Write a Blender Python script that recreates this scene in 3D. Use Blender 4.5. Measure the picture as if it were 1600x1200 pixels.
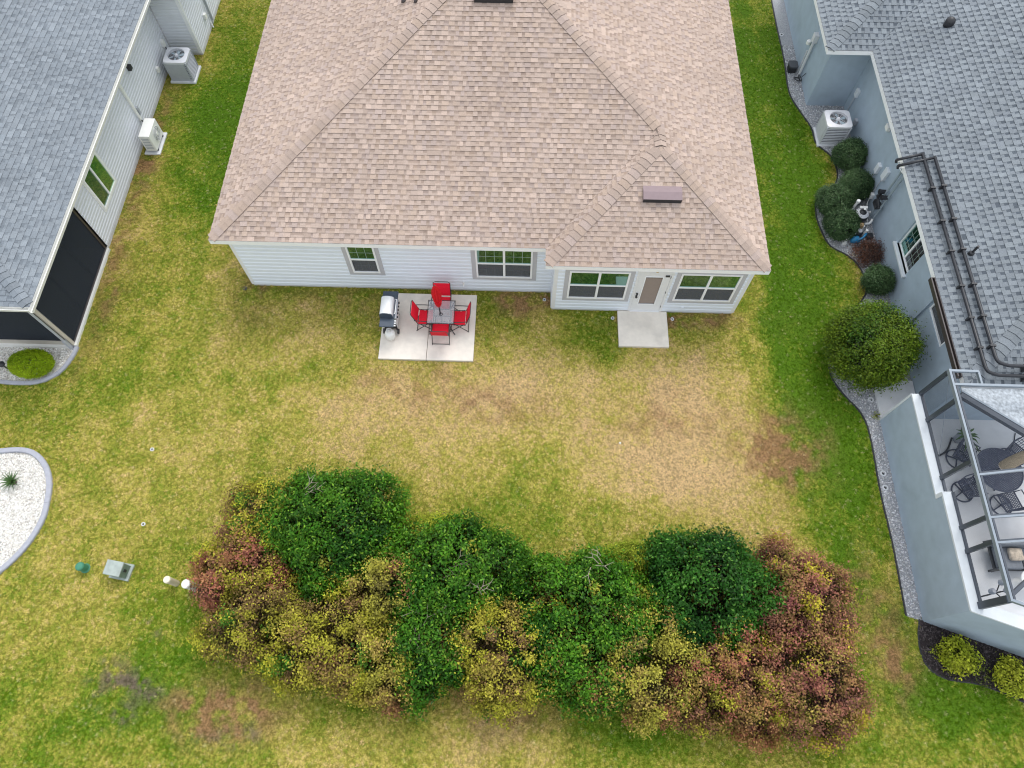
import bpy, math, random
import numpy as np
from mathutils import Matrix, Vector

# ------------------------------------------------------------------ scene, camera, light
for o in list(bpy.data.objects): bpy.data.objects.remove(o)
SC = bpy.context.scene
COL = SC.collection
CAM_H = 19.0
def camera():
    th, yw, ro = math.radians(25.346), math.radians(1.355), math.radians(0.276)
    fw = Vector((0, math.sin(th), -math.cos(th))); up = Vector((0, math.cos(th), math.sin(th))); rt = Vector((1, 0, 0))
    rt, up = rt*math.cos(ro) + up*math.sin(ro), up*math.cos(ro) - rt*math.sin(ro)
    R = Matrix.Rotation(yw, 3, 'Z'); fw, up, rt = R @ fw, R @ up, R @ rt
    cd = bpy.data.cameras.new('camera'); cd.sensor_width = 36; cd.sensor_fit = 'HORIZONTAL'
    cd.lens = 1088/1600*36; cd.clip_end = 500; cd.clip_start = .1
    c = bpy.data.objects.new('camera', cd); COL.objects.link(c)
    m = Matrix((rt, up, -fw)).transposed().to_4x4(); m.translation = (0, 0, CAM_H)
    c.matrix_world = m; SC.camera = c
camera()
SUN_EL, SUN_AZ = 56.0, 20.0        # azimuth from +Y towards +X
w = bpy.data.worlds.new('World'); SC.world = w; w.use_nodes = True
nt = w.node_tree; nt.nodes.clear()
sky = nt.nodes.new('ShaderNodeTexSky'); sky.sky_type = 'NISHITA'; sky.sun_disc = False
sky.sun_elevation = math.radians(SUN_EL); sky.sun_rotation = math.radians(SUN_AZ)
sky.air_density = 1.0; sky.dust_density = 5.0; sky.ozone_density = 1.0
hs = nt.nodes.new('ShaderNodeHueSaturation'); hs.inputs['Saturation'].default_value = .45
bg = nt.nodes.new('ShaderNodeBackground'); bg.inputs[1].default_value = .15
out = nt.nodes.new('ShaderNodeOutputWorld')
cl = nt.nodes.new('ShaderNodeMix'); cl.data_type = 'RGBA'; cl.inputs[0].default_value = .74      # even overcast cloud over the sky
cl.inputs[7].default_value = (6.0, 6.35, 6.8, 1)
nt.links.new(sky.outputs[0], hs.inputs['Color']); nt.links.new(hs.outputs[0], cl.inputs[6]); nt.links.new(cl.outputs[2], bg.inputs[0]); nt.links.new(bg.outputs[0], out.inputs[0])
sl = bpy.data.lights.new('sun', 'SUN'); sl.energy = 1.0; sl.angle = math.radians(24); sl.color = (1, .96, .9)
so = bpy.data.objects.new('sun', sl); COL.objects.link(so)
d = Vector((math.sin(math.radians(SUN_AZ))*math.cos(math.radians(SUN_EL)), math.cos(math.radians(SUN_AZ))*math.cos(math.radians(SUN_EL)), math.sin(math.radians(SUN_EL))))
so.rotation_euler = d.to_track_quat('Z', 'Y').to_euler(); so.location = (10, 20, 40)
SC.render.engine = 'CYCLES'
SC.cycles.pixel_filter_type = 'BLACKMAN_HARRIS'; SC.cycles.filter_width = 1.1
vs = SC.view_settings; vs.view_transform = 'Standard'; vs.look = 'None'; vs.gamma = 1; vs.use_curve_mapping = False
vs.exposure = 0.56

RNG = random.Random(7); NP = np.random.default_rng(11)

# ------------------------------------------------------------------ materials
MATS = {}
def mat(name, col, rough=.7, metal=0, var=.08, scale=8, bump=0, bscale=60, spec=.5, tint=None, alpha=1, coat=0, detail=4, stain=0):
    """procedural Principled; tint = 'geo' / 'inst' multiplies by the colour attribute"""
    m = bpy.data.materials.new(name); m.use_nodes = True; n = m.node_tree; L = n.links
    p = n.nodes['Principled BSDF']; p.inputs['Roughness'].default_value = rough; p.inputs['Metallic'].default_value = metal
    p.inputs['Specular IOR Level'].default_value = spec; p.inputs['Coat Weight'].default_value = coat
    ge = n.nodes.new('ShaderNodeNewGeometry')
    no = n.nodes.new('ShaderNodeTexNoise'); no.inputs['Scale'].default_value = scale; no.inputs['Detail'].default_value = detail
    L.new(ge.outputs['Position'], no.inputs['Vector'])
    mr = n.nodes.new('ShaderNodeMapRange'); mr.inputs[1].default_value = .3; mr.inputs[2].default_value = .7
    mr.inputs[3].default_value = 1-var; mr.inputs[4].default_value = 1+var
    L.new(no.outputs[0], mr.inputs[0])
    mx = n.nodes.new('ShaderNodeVectorMath'); mx.operation = 'SCALE'; mx.inputs[0].default_value = col[:3]
    L.new(mr.outputs[0], mx.inputs['Scale'])
    res = mx.outputs[0]
    if tint:
        at = n.nodes.new('ShaderNodeAttribute'); at.attribute_name = 'tint'; at.attribute_type = 'INSTANCER' if tint == 'inst' else 'GEOMETRY'
        v = n.nodes.new('ShaderNodeVectorMath'); v.operation = 'MULTIPLY'
        L.new(res, v.inputs[0]); L.new(at.outputs['Color'], v.inputs[1]); res = v.outputs[0]
    if stain:
        s = n.nodes.new('ShaderNodeTexNoise'); s.inputs['Scale'].default_value = 1.3; s.inputs['Detail'].default_value = 6; s.inputs['Distortion'].default_value = .6
        L.new(ge.outputs['Position'], s.inputs['Vector'])
        sr = n.nodes.new('ShaderNodeMapRange'); sr.inputs[1].default_value = .5; sr.inputs[2].default_value = .75; sr.inputs[3].default_value = 1; sr.inputs[4].default_value = 1-stain
        L.new(s.outputs[0], sr.inputs[0])
        v = n.nodes.new('ShaderNodeVectorMath'); v.operation = 'SCALE'; L.new(res, v.inputs[0]); L.new(sr.outputs[0], v.inputs['Scale']); res = v.outputs[0]
    L.new(res, p.inputs['Base Color'])
    if bump:
        nb = n.nodes.new('ShaderNodeTexNoise'); nb.inputs['Scale'].default_value = bscale; nb.inputs['Detail'].default_value = 3
        L.new(ge.outputs['Position'], nb.inputs['Vector'])
        bu = n.nodes.new('ShaderNodeBump'); bu.inputs['Strength'].default_value = bump; bu.inputs['Distance'].default_value = .01
        L.new(nb.outputs[0], bu.inputs['Height']); L.new(bu.outputs[0], p.inputs['Normal'])
    if alpha < 1: p.inputs['Alpha'].default_value = alpha
    MATS[name] = m
    return m
def leafmat(name, gloss=.45):
    m = bpy.data.materials.new(name); m.use_nodes = True; n = m.node_tree; L = n.links
    p = n.nodes['Principled BSDF']; p.inputs['Roughness'].default_value = gloss; p.inputs['Specular IOR Level'].default_value = .16
    at = n.nodes.new('ShaderNodeAttribute'); at.attribute_name = 'tint'
    L.new(at.outputs['Color'], p.inputs['Base Color'])
    tr = n.nodes.new('ShaderNodeBsdfTranslucent'); L.new(at.outputs['Color'], tr.inputs[0])
    mx = n.nodes.new('ShaderNodeMixShader'); mx.inputs[0].default_value = .22
    L.new(p.outputs[0], mx.inputs[1]); L.new(tr.outputs[0], mx.inputs[2])
    L.new(mx.outputs[0], n.nodes['Material Output'].inputs[0]); MATS[name] = m
    return m
def glassmat(name, tint, refl, mix=.5):
    m = bpy.data.materials.new(name); m.use_nodes = True; n = m.node_tree; L = n.links
    p = n.nodes['Principled BSDF']; p.inputs['Base Color'].default_value = (*tint, 1); p.inputs['Roughness'].default_value = .25
    g = n.nodes.new('ShaderNodeBsdfGlossy'); g.inputs['Color'].default_value = (*refl, 1); g.inputs['Roughness'].default_value = .03
    ge = n.nodes.new('ShaderNodeNewGeometry'); nb = n.nodes.new('ShaderNodeTexNoise'); nb.inputs['Scale'].default_value = 2.2
    L.new(ge.outputs['Position'], nb.inputs['Vector'])
    bu = n.nodes.new('ShaderNodeBump'); bu.inputs['Strength'].default_value = .12; bu.inputs['Distance'].default_value = .02
    L.new(nb.outputs[0], bu.inputs['Height']); L.new(bu.outputs[0], g.inputs['Normal'])
    mx = n.nodes.new('ShaderNodeMixShader'); mx.inputs[0].default_value = mix
    L.new(p.outputs[0], mx.inputs[1]); L.new(g.outputs[0], mx.inputs[2]); L.new(mx.outputs[0], n.nodes['Material Output'].inputs[0]); MATS[name] = m
def screenmat(name, col, opac):
    m = bpy.data.materials.new(name); m.use_nodes = True; n = m.node_tree; L = n.links
    p = n.nodes['Principled BSDF']; p.inputs['Base Color'].default_value = (*col, 1); p.inputs['Roughness'].default_value = .8; p.inputs['Specular IOR Level'].default_value = .1
    t = n.nodes.new('ShaderNodeBsdfTransparent'); mx = n.nodes.new('ShaderNodeMixShader'); mx.inputs[0].default_value = opac
    L.new(t.outputs[0], mx.inputs[1]); L.new(p.outputs[0], mx.inputs[2]); L.new(mx.outputs[0], n.nodes['Material Output'].inputs[0]); MATS[name] = m

mat('shingle_beige', (1, 1, 1), .95, var=.12, scale=40, bump=.5, bscale=140, spec=.2, tint='geo')
mat('shingle_gray', (1, 1, 1), .95, var=.14, scale=40, bump=.5, bscale=140, spec=.2, tint='geo', stain=.12)
mat('siding', (.78, .83, .90), .55, var=.02, scale=3, spec=.4)
mat('siding_left', (.66, .685, .73), .55, var=.02, scale=3, spec=.4)
mat('white_trim', (.78, .79, .80), .45, var=.02)
mat('gray_trim', (.50, .50, .53), .55, var=.02)
mat('white_vinyl', (.90, .91, .92), .35, var=.01)
mat('foundation', (.58, .58, .57), .85, var=.1, scale=5, bump=.3)
mat('gutter_white', (.74, .74, .71), .45, var=.06, scale=4)
mat('stucco', (.385, .468, .55), .9, var=.05, scale=3, bump=.5, bscale=90, spec=.25, stain=.10)
mat('stucco_cap', (.66, .70, .73), .8, var=.05, scale=4, bump=.2)
mat('concrete', (.78, .72, .64), .85, var=.05, scale=6, bump=.25, bscale=120, stain=.16)
mat('concrete_gray', (.66, .67, .69), .85, var=.06, scale=6, bump=.25, bscale=120, stain=.1)
mat('curb', (.36, .37, .42), .85, var=.08, scale=12, bump=.3)
mat('dark_edge', (.03, .03, .035), .7)
mat('soil', (.10, .075, .05), .95, var=.3, scale=30, bump=.8)
mat('lawn', (1, 1, 1), 1, var=.28, scale=24, bump=.8, bscale=70, spec=.1, tint='geo', detail=8)
mat('grass_blade', (1, 1, 1), .75, var=.10, scale=40, spec=.2, tint='inst')
def blade_tint():
    n = MATS['grass_blade'].node_tree; L = n.links; p = n.nodes['Principled BSDF']; src = p.inputs['Base Color'].links[0].from_socket
    at = n.nodes.new('ShaderNodeAttribute'); at.attribute_name = 'blade'; v = n.nodes.new('ShaderNodeVectorMath'); v.operation = 'MULTIPLY'
    L.new(src, v.inputs[0]); L.new(at.outputs['Color'], v.inputs[1]); L.new(v.outputs[0], p.inputs['Base Color'])
blade_tint()
mat('stone', (1, 1, 1), .8, var=.1, scale=60, spec=.3, tint='inst')
mat('black_metal', (.025, .026, .03), .45, var=.1)
mat('bronze', (.055, .045, .045), .4, var=.1)
mat('mauve_metal', (.26, .195, .205), .55, var=.04, spec=.3)
mat('aluminium_dark', (.06, .072, .092), .45, metal=.2, var=.06)
mat('aluminium_light', (.24, .28, .325), .4, metal=.2, var=.06)
mat('steel', (.82, .83, .84), .42, metal=.35, var=.04, scale=5)
mat('grill_blue', (.055, .075, .105), .4, var=.1)
mat('unit_gray', (.40, .42, .46), .5, var=.05)
mat('unit_light', (.62, .63, .67), .45, var=.04)
mat('unit_dark', (.06, .065, .075), .6, var=.1)
mat('fan_blade', (.30, .40, .46), .4, var=.05)
mat('white_plastic', (.82, .82, .80), .4, var=.03)
mat('cream_plastic', (.62, .54, .42), .55, var=.06)
mat('red_fabric', (.74, .008, .03), .75, var=.08, scale=30, spec=.3)
mat('red_umbrella', (.62, .01, .02), .7, var=.2, scale=14, spec=.3)
mat('green_box', (.045, .20, .12), .55, var=.1)
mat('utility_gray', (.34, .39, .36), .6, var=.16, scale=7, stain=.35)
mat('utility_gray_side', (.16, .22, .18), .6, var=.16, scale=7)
mat('bark', (.11, .085, .065), .9, var=.25, scale=25, bump=.6)
mat('twig', (.30, .26, .20), .9, var=.2, scale=25)
mat('shade_brown', (.30, .245, .215), .7, var=.03)
mat('brass', (.75, .55, .22), .3, metal=.8)
mat('blue_plastic', (.02, .22, .45), .4, var=.1)
mat('tan_plastic', (.35, .24, .12), .6)
mat('wicker', (.42, .33, .22), .85, var=.35, scale=45, bump=.8)
mat('cushion', (.20, .215, .24), .9, var=.1, scale=20)
mat('cushion_stripe', (.55, .46, .36), .9, var=.35, scale=12)
mat('table_iron', (.075, .085, .125), .5, var=.15, scale=30)
mat('pan_roof', (.42, .46, .50), .8, var=.35, scale=14, bump=.5, bscale=25, detail=8)
mat('lanai_floor', (.78, .78, .79), .7, var=.04, scale=3, stain=.08)
mat('interior_dark', (.05, .055, .06), .8)
mat('palm', (.06, .13, .03), .5, var=.2, scale=12)
leafmat('leaf_glossy', .38); leafmat('leaf', .6)
glassmat('glass', (.012, .045, .032), (.34, .62, .56), .55)
glassmat('glass_dark', (.012, .016, .02), (.42, .46, .50), .32)
glassmat('glass_green', (.04, .12, .045), (.62, .9, .58), .45)
glassmat('glass_clear_top', (.16, .16, .17), (.85, .88, .9), .35)
screenmat('screen_lanai', (.034, .041, .053), .80)
screenmat('screen_cage', (.06, .07, .09), .09)
screenmat('screen_cage_side', (.05, .06, .08), .16)
screenmat('table_glass', (.45, .47, .50), .36)

# ------------------------------------------------------------------ mesh helpers
class MB:
    def __init__(s): s.v = []; s.f = []; s.c = []; s.col = (1, 1, 1); s.usecol = False
    def setcol(s, c): s.col = c; s.usecol = True; return s
    def face(s, pts):
        i = len(s.v); s.v += [tuple(p) for p in pts]; s.f.append(tuple(range(i, i+len(pts)))); s.c.append(s.col); return s
    def poly(s, verts, faces):
        i = len(s.v); s.v += [tuple(p) for p in verts]
        for f in faces: s.f.append(tuple(i+k for k in f)); s.c.append(s.col)
        return s
    def box(s, x0, y0, z0, x1, y1, z1):
        x0, x1 = sorted((x0, x1)); y0, y1 = sorted((y0, y1)); z0, z1 = sorted((z0, z1))
        return s.poly([(x0, y0, z0), (x1, y0, z0), (x1, y1, z0), (x0, y1, z0), (x0, y0, z1), (x1, y0, z1), (x1, y1, z1), (x0, y1, z1)],
                      [(0, 3, 2, 1), (4, 5, 6, 7), (0, 1, 5, 4), (1, 2, 6, 5), (2, 3, 7, 6), (3, 0, 4, 7)])
    def bar(s, p, q, w=.05, h=.05, up=(0, 0, 1)):
        p, q = Vector(p), Vector(q); L = (q-p).normalized(); u = Vector(up)
        if abs(L.dot(u)) > .98: u = Vector((0, 1, 0))
        S = L.cross(u).normalized()*w/2; U = S.cross(L).normalized()*h/2
        vs = [p-S-U, p+S-U, p+S+U, p-S+U, q-S-U, q+S-U, q+S+U, q-S+U]
        return s.poly(vs, [(0, 1, 2, 3), (7, 6, 5, 4), (4, 5, 1, 0), (5, 6, 2, 1), (6, 7, 3, 2), (7, 4, 0, 3)])
    def tube(s, pts, r, n=8, closed=False):
        pts = [Vector(p) for p in pts]; m = len(pts); rs = r if isinstance(r, (list, tuple)) else [r]*m
        i0 = len(s.v); prev = None
        for k, p in enumerate(pts):
            a = pts[(k-1) % m] if (closed or k > 0) else p; b = pts[(k+1) % m] if (closed or k < m-1) else p
            t = (b-a).normalized()
            if prev is None: x = t.orthogonal().normalized()
            else: x = (prev-t*prev.dot(t)).normalized()
            prev = x; y = t.cross(x)
            for j in range(n):
                an = 2*math.pi*j/n; s.v.append(tuple(p+(x*math.cos(an)+y*math.sin(an))*rs[k]))
        for k in range(m if closed else m-1):
            for j in range(n):
                a = i0+k*n+j; b = i0+k*n+(j+1) % n; c = i0+((k+1) % m)*n+(j+1) % n; e = i0+((k+1) % m)*n+j
                s.f.append((a, b, c, e)); s.c.append(s.col)
        if not closed:
            s.f.append(tuple(i0+j for j in reversed(range(n)))); s.c.append(s.col)
            s.f.append(tuple(i0+(m-1)*n+j for j in range(n))); s.c.append(s.col)
        return s
    def lathe(s, cx, cy, prof, n=20, axis=None):
        """prof: (r, z); revolve about vertical through (cx, cy)"""
        i0 = len(s.v); m = len(prof)
        for r, z in prof:
            for j in range(n):
                an = 2*math.pi*j/n; s.v.append((cx+max(r, 1e-4)*math.cos(an), cy+max(r, 1e-4)*math.sin(an), z))
        for k in range(m-1):
            for j in range(n):
                a = i0+k*n+j; b = i0+k*n+(j+1) % n; s.f.append((a, b, b+n, a+n)); s.c.append(s.col)
        s.f.append(tuple(i0+j for j in reversed(range(n)))); s.c.append(s.col)
        s.f.append(tuple(i0+(m-1)*n+j for j in range(n))); s.c.append(s.col)
        return s
    def ring(s, c, R, r, n=20, k=6, nrm=(0, 0, 1)):
        nr = Vector(nrm).normalized(); x = nr.orthogonal().normalized(); y = nr.cross(x)
        return s.tube([Vector(c)+(x*math.cos(2*math.pi*i/n)+y*math.sin(2*math.pi*i/n))*R for i in range(n)], r, k, True)
    def prism(s, poly, z0, z1):
        n = len(poly); i = len(s.v)
        s.v += [(x, y, z0) for x, y in poly]+[(x, y, z1) for x, y in poly]
        fs = [tuple(i+n+k for k in range(n)), tuple(i+k for k in reversed(range(n)))]+[(i+k, i+(k+1) % n, i+n+(k+1) % n, i+n+k) for k in range(n)]
        s.f += fs; s.c += [s.col]*len(fs); return s
    def mesh(s, name, m, off=(0, 0, 0), smooth=False):
        me = bpy.data.meshes.new(name); ox, oy, oz = off
        me.from_pydata([(x-ox, y-oy, z-oz) for x, y, z in s.v], [], s.f)
        if s.usecol:
            at = me.color_attributes.new('tint', 'FLOAT_COLOR', 'CORNER')
            cols = np.repeat(np.array([(*c, 1) for c in s.c], dtype=np.float32), [len(f) for f in s.f], axis=0)
            at.data.foreach_set('color', cols.ravel())
        if smooth: me.polygons.foreach_set('use_smooth', [True]*len(me.polygons))
        me.materials.append(MATS[m] if isinstance(m, str) else m); me.update()
        return me
def rootloc(p):
    v = Vector((0, 0, 0))
    while p: v += p.location; p = p.parent
    return v
def obj(name, mb, m, parent=None, smooth=False, bevel=0, sub=0):
    o = bpy.data.objects.new(name, mb.mesh(name, m, rootloc(parent), smooth)); COL.objects.link(o); o.parent = parent
    if bevel:
        b = o.modifiers.new('bevel', 'BEVEL'); b.width = bevel; b.segments = 2; b.limit_method = 'ANGLE'
    if sub:
        b = o.modifiers.new('sub', 'SUBSURF'); b.levels = sub; b.render_levels = sub
    return o
def inst(name, me, parent, M):
    o = bpy.data.objects.new(name, me); COL.objects.link(o); o.parent = parent
    M = M.copy(); M.translation = M.translation-rootloc(parent); o.matrix_local = M
    return o
def tag(o, label=None, cat=None, group=None, kind=None):
    if label: o['label'] = label
    if cat: o['category'] = cat
    if group: o['group'] = group
    if kind: o['kind'] = kind
    return o
def thing(name, label, cat, loc=(0, 0, 0), group=None, rz=0):
    o = bpy.data.objects.new(name, None); COL.objects.link(o); o.location = loc; o.rotation_euler = (0, 0, rz); o.empty_display_size = .2
    return tag(o, label, cat, group)
def copytree(o, parent=None):
    c = o.copy(); COL.objects.link(c); c.parent = parent
    for ch in o.children: copytree(ch, c)
    return c
def smoothcurve(pts, n=6, closed=False):
    out = []; m = len(pts); P = [np.array(p, float) for p in pts]
    for i in range(m if closed else m-1):
        p0 = P[(i-1) % m] if (closed or i > 0) else P[i]; p1 = P[i]; p2 = P[(i+1) % m]; p3 = P[(i+2) % m] if (closed or i < m-2) else P[(i+1) % m]
        for k in range(n):
            t = k/n; out.append(tuple(.5*((2*p1)+(-p0+p2)*t+(2*p0-5*p1+4*p2-p3)*t*t+(-p0+3*p1-3*p2+p3)*t**3)))
    if not closed: out.append(tuple(P[-1]))
    return out
def inpoly(X, Y, poly):
    r = np.zeros(X.shape, bool); n = len(poly)
    for i in range(n):
        x0, y0 = poly[i]; x1, y1 = poly[(i+1) % n]
        if y0 == y1: continue
        c = ((y0 > Y) != (y1 > Y)) & (X < (x1-x0)*(Y-y0)/(y1-y0)+x0); r ^= c
    return r
def vnoise(X, Y, sc, seed):
    r = np.random.default_rng(seed); T = r.random((256, 256)); x = X*sc+1000; y = Y*sc+1000
    xi = np.floor(x).astype(int); yi = np.floor(y).astype(int); fx = x-xi; fy = y-yi
    fx = fx*fx*(3-2*fx); fy = fy*fy*(3-2*fy); g = lambda a, b: T[a % 256, b % 256]
    return (g(xi, yi)*(1-fx)+g(xi+1, yi)*fx)*(1-fy)+(g(xi, yi+1)*(1-fx)+g(xi+1, yi+1)*fx)*fy
def fbm(X, Y, sc, seed, o=4):
    s = 0; a = .5; t = 0
    for k in range(o): s = s+a*vnoise(X, Y, sc*2**k, seed+k*17); t += a; a *= .55
    return s/t

# ------------------------------------------------------------------ lawn colour field
def smst(x, a, b):
    t = np.clip((x-a)/(b-a), 0, 1); return t*t*(3-2*t)
# (x, y, rx, ry, amount): + dry straw, - fresh green, also a hedge shadow painted as greener turf
DRY = [(9.0, 19.2, .45, 1.3, .30), (8.5, 15.2, .4, 1.6, .28), (9.4, 13.8, .4, .7, .25), (8.9, 10.6, .35, .9, .24), (8.8, 22.5, .5, 1.2, .25), (8.4, 6.4, .35, .9, .22), (9.3, 24.5, .4, 1.0, .2), (9.2, 5.6, .3, .6, .18),
       (-3.2, 8.6, 2.6, 1.0, .30), (-.6, 8.8, 1.8, .9, .30), (1.2, 9.2, 2.0, .9, .30), (4.8, 9.0, 1.8, 1.1, .36), (4.0, 6.5, 1.8, 1.2, .30), (5.6, 7.4, 1.5, 1.4, .30),
       (6.2, 5.8, 1.8, .9, .30), (-6.5, 10.8, 2.0, 1.2, .14), (-4.2, 7.6, 2, 1, .18), (0, 7.3, 1.3, .5, .20), (-.4, .1, 1.6, .9, .45), (1.2, -.7, .8, .5, .3),
       (-9.9, 11.5, 1.0, 3.0, .18), (-12.9, 14.6, .5, 1.2, .22), (-10.2, 7.8, 1.5, 1.5, .12), (-12, 1.5, 1.5, 2, .16), (-11.5, 7.0, 1.2, .8, .1), (-9.3, 20, .4, 6, .15), (7.6, 13, .35, 3, .22),
       (-11.0, 10.5, .25, 4, .12), (7.3, 3.9, .9, .9, .2), (9.7, 1.2, .7, 1.6, .3), (9.5, 4.6, .5, 1.0, .2), (9.1, 16.5, .5, 1.5, .10),
       (-10.8, 16, .8, 4, -.40), (-10.6, 21, 1.0, 3, -.35), (-11.6, 8.6, .6, .5, -.3), (.8, 7.0, .35, .3, -.3), (-11.9, 19.5, .6, 1.2, -.35), (-13.2, 10.5, .3, 1.2, -.2),
       (9.0, 22, 1.2, 4, -.5), (9.3, 17, 1.2, 3, -.45), (8.6, 12, 1.1, 3, -.48), (9.0, 7.5, 1.0, 2.5, -.50), (9.4, 5.0, .8, 1.6, -.40), (8.5, 3.8, .9, .9, -.25), (9.4, 2.0, .9, 1.2, -.25), (10.2, 1.0, .6, .6, -.4), (11.6, .6, 2, .35, -.5),
       (1.9, -.3, 1.8, .7, -.4), (-3.2, .1, 2.2, .6, -.30), (-8.4, .5, .9, .8, -.35), (-9.8, -.3, 1.0, .7, -.25), (-6.8, 9.3, .8, .6, -.16), (-8, 11.2, 1.0, 1.0, -.1), (-7.5, 12.0, 1.2, .3, -.25), (-4.6, 11.6, .9, .4, -.22),  # wide patch below the olive shrubs paints the hedge's shadow into the grass
       (-.6, 11.4, .7, .6, -.14), (2.3, 10.8, .8, .6, -.28), (5.3, 10.9, .7, .5, -.30), (2.6, 10.0, .6, .5, -.2), (-5.6, 8.8, .8, .5, -.1), (-2.8, 9.5, 2.2, .25, -.1), (10.2, -.2, 1.6, .8, -.3), (-11.7, 3.0, .5, .6, -.1), (-.4, 4.9, 2.5, .5, -.12)]
RED = [(7.6, 7.1, .75, .85, .9), (-7.2, .0, 1.0, .5, .9), (4.4, 8.0, 1.2, .5, .35), (-.8, 8.2, 1.6, .4, .35), (-3.4, 8.9, 1.6, .5, .30), (9.6, 1.4, .5, .8, .5), (9.4, 3.4, .4, .7, .4), (-.4, .3, 1.4, .6, .55), (5.1, 11.25, 1.5, .25, .8), (-13.45, 17.4, .3, 2.4, .6),
       (.3, 12.0, 1.0, .28, .9), (-8.6, 12.9, .5, 1.5, .45), (-5.5, 11.7, 1.8, .5, .25), (-13.3, 12, .3, 2, .4)]
BARE = [(-9.9, .75, .30, .20, .85), (-9.3, .45, .28, .25, .8), (-8.8, .2, .2, .15, .7), (-10.4, .3, .2, .2, .55), (-9.6, -.3, .3, .2, .7), (-6.6, -.6, .5, .2, .6), (-9.2, 1.7, .35, .12, .6)]
def blob(X, Y, L, wob):
    s = np.zeros_like(X)
    for x, y, rx, ry, a in L:
        d2 = ((X-x)/rx)**2+((Y-y)/ry)**2; s += a*np.exp(-.6*d2*(.6+.8*wob))
    return s
def lawncol(X, Y, jit=None):
    wob = fbm(X, Y, .9, 5, 4); wx = X+(fbm(X, Y, .8, 91)-.5)*1.2; wy = Y+(fbm(X, Y, .8, 53)-.5)*1.0
    dr = .53+.62*(fbm(X, Y, .45, 21, 5)-.5)+.62*(fbm(X, Y, 1.9, 3, 4)-.5)+blob(wx, wy, DRY, wob)
    dr -= .09*(1-smst(wx, -8.5, -5.5))+.06*(1-smst(Y, 1.5, 4))
    dr -= .20*smst(wx, 7.4, 8.0)*(1-smst(wx, 9.9, 10.6))*smst(Y, 5, 7)
    dr += .05*np.sin((X+.05*Y+.25*np.sin(Y*.35))*5.6)*smst(fbm(X, Y, .3, 44, 2), .4, .6)      # faint mower passes
    dr -= .28*smst(fbm(X, Y, 1.7, 66, 3), .60, .72)*smst(X, 7.2, 8.4)      # clover in the damp side strip
    if jit is not None: dr = dr+jit*.18
    dr = np.clip(dr, 0, 1.15)
    ks = np.array([0, .22, .45, .68, .9, 1.15])
    cs = np.array([(.085, .185, .005), (.165, .245, .014), (.290, .305, .040), (.430, .385, .075), (.540, .430, .150), (.570, .425, .200)])
    c = np.stack([np.interp(dr, ks, cs[:, i]) for i in range(3)], -1)
    rd = np.clip(blob(wx, wy, RED, wob)*(.15+1.7*smst(fbm(X, Y, 3.6, 77, 3), .3, .7)), 0, .9)[:, None]
    c = c*(1-rd)+np.array((.31, .18, .085))*rd
    ba = np.clip(blob(wx, wy, BARE, wob)*1.5*smst(fbm(X, Y, 4.2, 37, 3), .48, .62), 0, .95)[:, None]
    c = c*(1-ba)+np.array((.15, .12, .085))*ba
    return c

# ------------------------------------------------------------------ footprints (metres; x right, y away)
MAIN_FOOT = [(-8.65, 12.28), (.96, 12.28), (.96, 11.65), (6.69, 11.65), (6.69, 30), (-8.65, 30)]
LEFT_FOOT = [(-13.70, 9.88), (-13.70, 22.78), (-12.58, 22.78), (-12.58, 30), (-30, 30), (-30, 9.88)]
RIGHT_FOOT = [(10.42, 30), (10.42, 20.8), (11.82, 20.8), (11.82, 8.15), (10.66, 8.15), (10.66, 2.47), (15.4, .83), (30, .8), (30, 30)]
BED1 = smoothcurve([(-13.66, 9.86), (-13.70, 9.55), (-13.86, 9.10), (-14.12, 8.82), (-14.54, 8.62), (-15.11, 8.58), (-15.8, 8.62), (-16.8, 8.66)], 5)
BED1_IN = BED1+[(-16.8, 9.95), (-13.66, 9.95)]
BED2 = smoothcurve([(-16.4, 6.1), (-15.6, 6.32), (-14.86, 6.42), (-14.29, 6.47), (-13.86, 6.37), (-13.45, 6.04), (-13.18, 5.58), (-13.06, 5.06), (-13.03, 4.45), (-13.25, 3.74), (-13.72, 3.07), (-14.6, 2.3), (-15.6, 1.9)], 5)
BED2_IN = BED2+[(-16.5, 1.9), (-16.5, 6.1)]
GRAV_EDGE = smoothcurve([(9.9, 30), (9.9, 26.7), (9.9, 25.15), (9.93, 23.15), (9.88, 21.44), (10.15, 20.47), (10.43, 19.68), (10.50, 18.91), (10.93, 18.30), (11.02, 17.5), (10.75, 16.9), (10.15, 16.4), (9.98, 15.7), (10.05, 15.0), (10.25, 14.38), (10.76, 14.0), (11.08, 13.5), (11.15, 12.7), (10.6, 11.9), (9.75, 10.9), (9.47, 10.0), (9.50, 9.4), (9.78, 8.86), (10.13, 8.35), (10.27, 7.65), (10.24, 5.9), (10.28, 4.47), (10.26, 3.1), (10.25, 2.6)], 4)
GRAV_IN = GRAV_EDGE+[(10.64, 2.47), (10.8, 5), (10.8, 8), (12, 9), (12, 21), (10.6, 21), (10.6, 30)]
MULCH_EDGE = smoothcurve([(10.58, 2.52), (10.46, 2.1), (10.44, 1.75), (10.55, 1.35), (10.95, 1.10), (11.7, 1.0), (12.32, .8), (12.8, .6), (13.8, .3), (15, 0)], 5)
MULCH_IN = MULCH_EDGE+[(15.6, .9), (10.64, 2.5)]
PATIO = (-4.33, 9.70, -1.42, 12.07)
STOOP = (3.05, 10.35, 4.60, 11.63)

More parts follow.
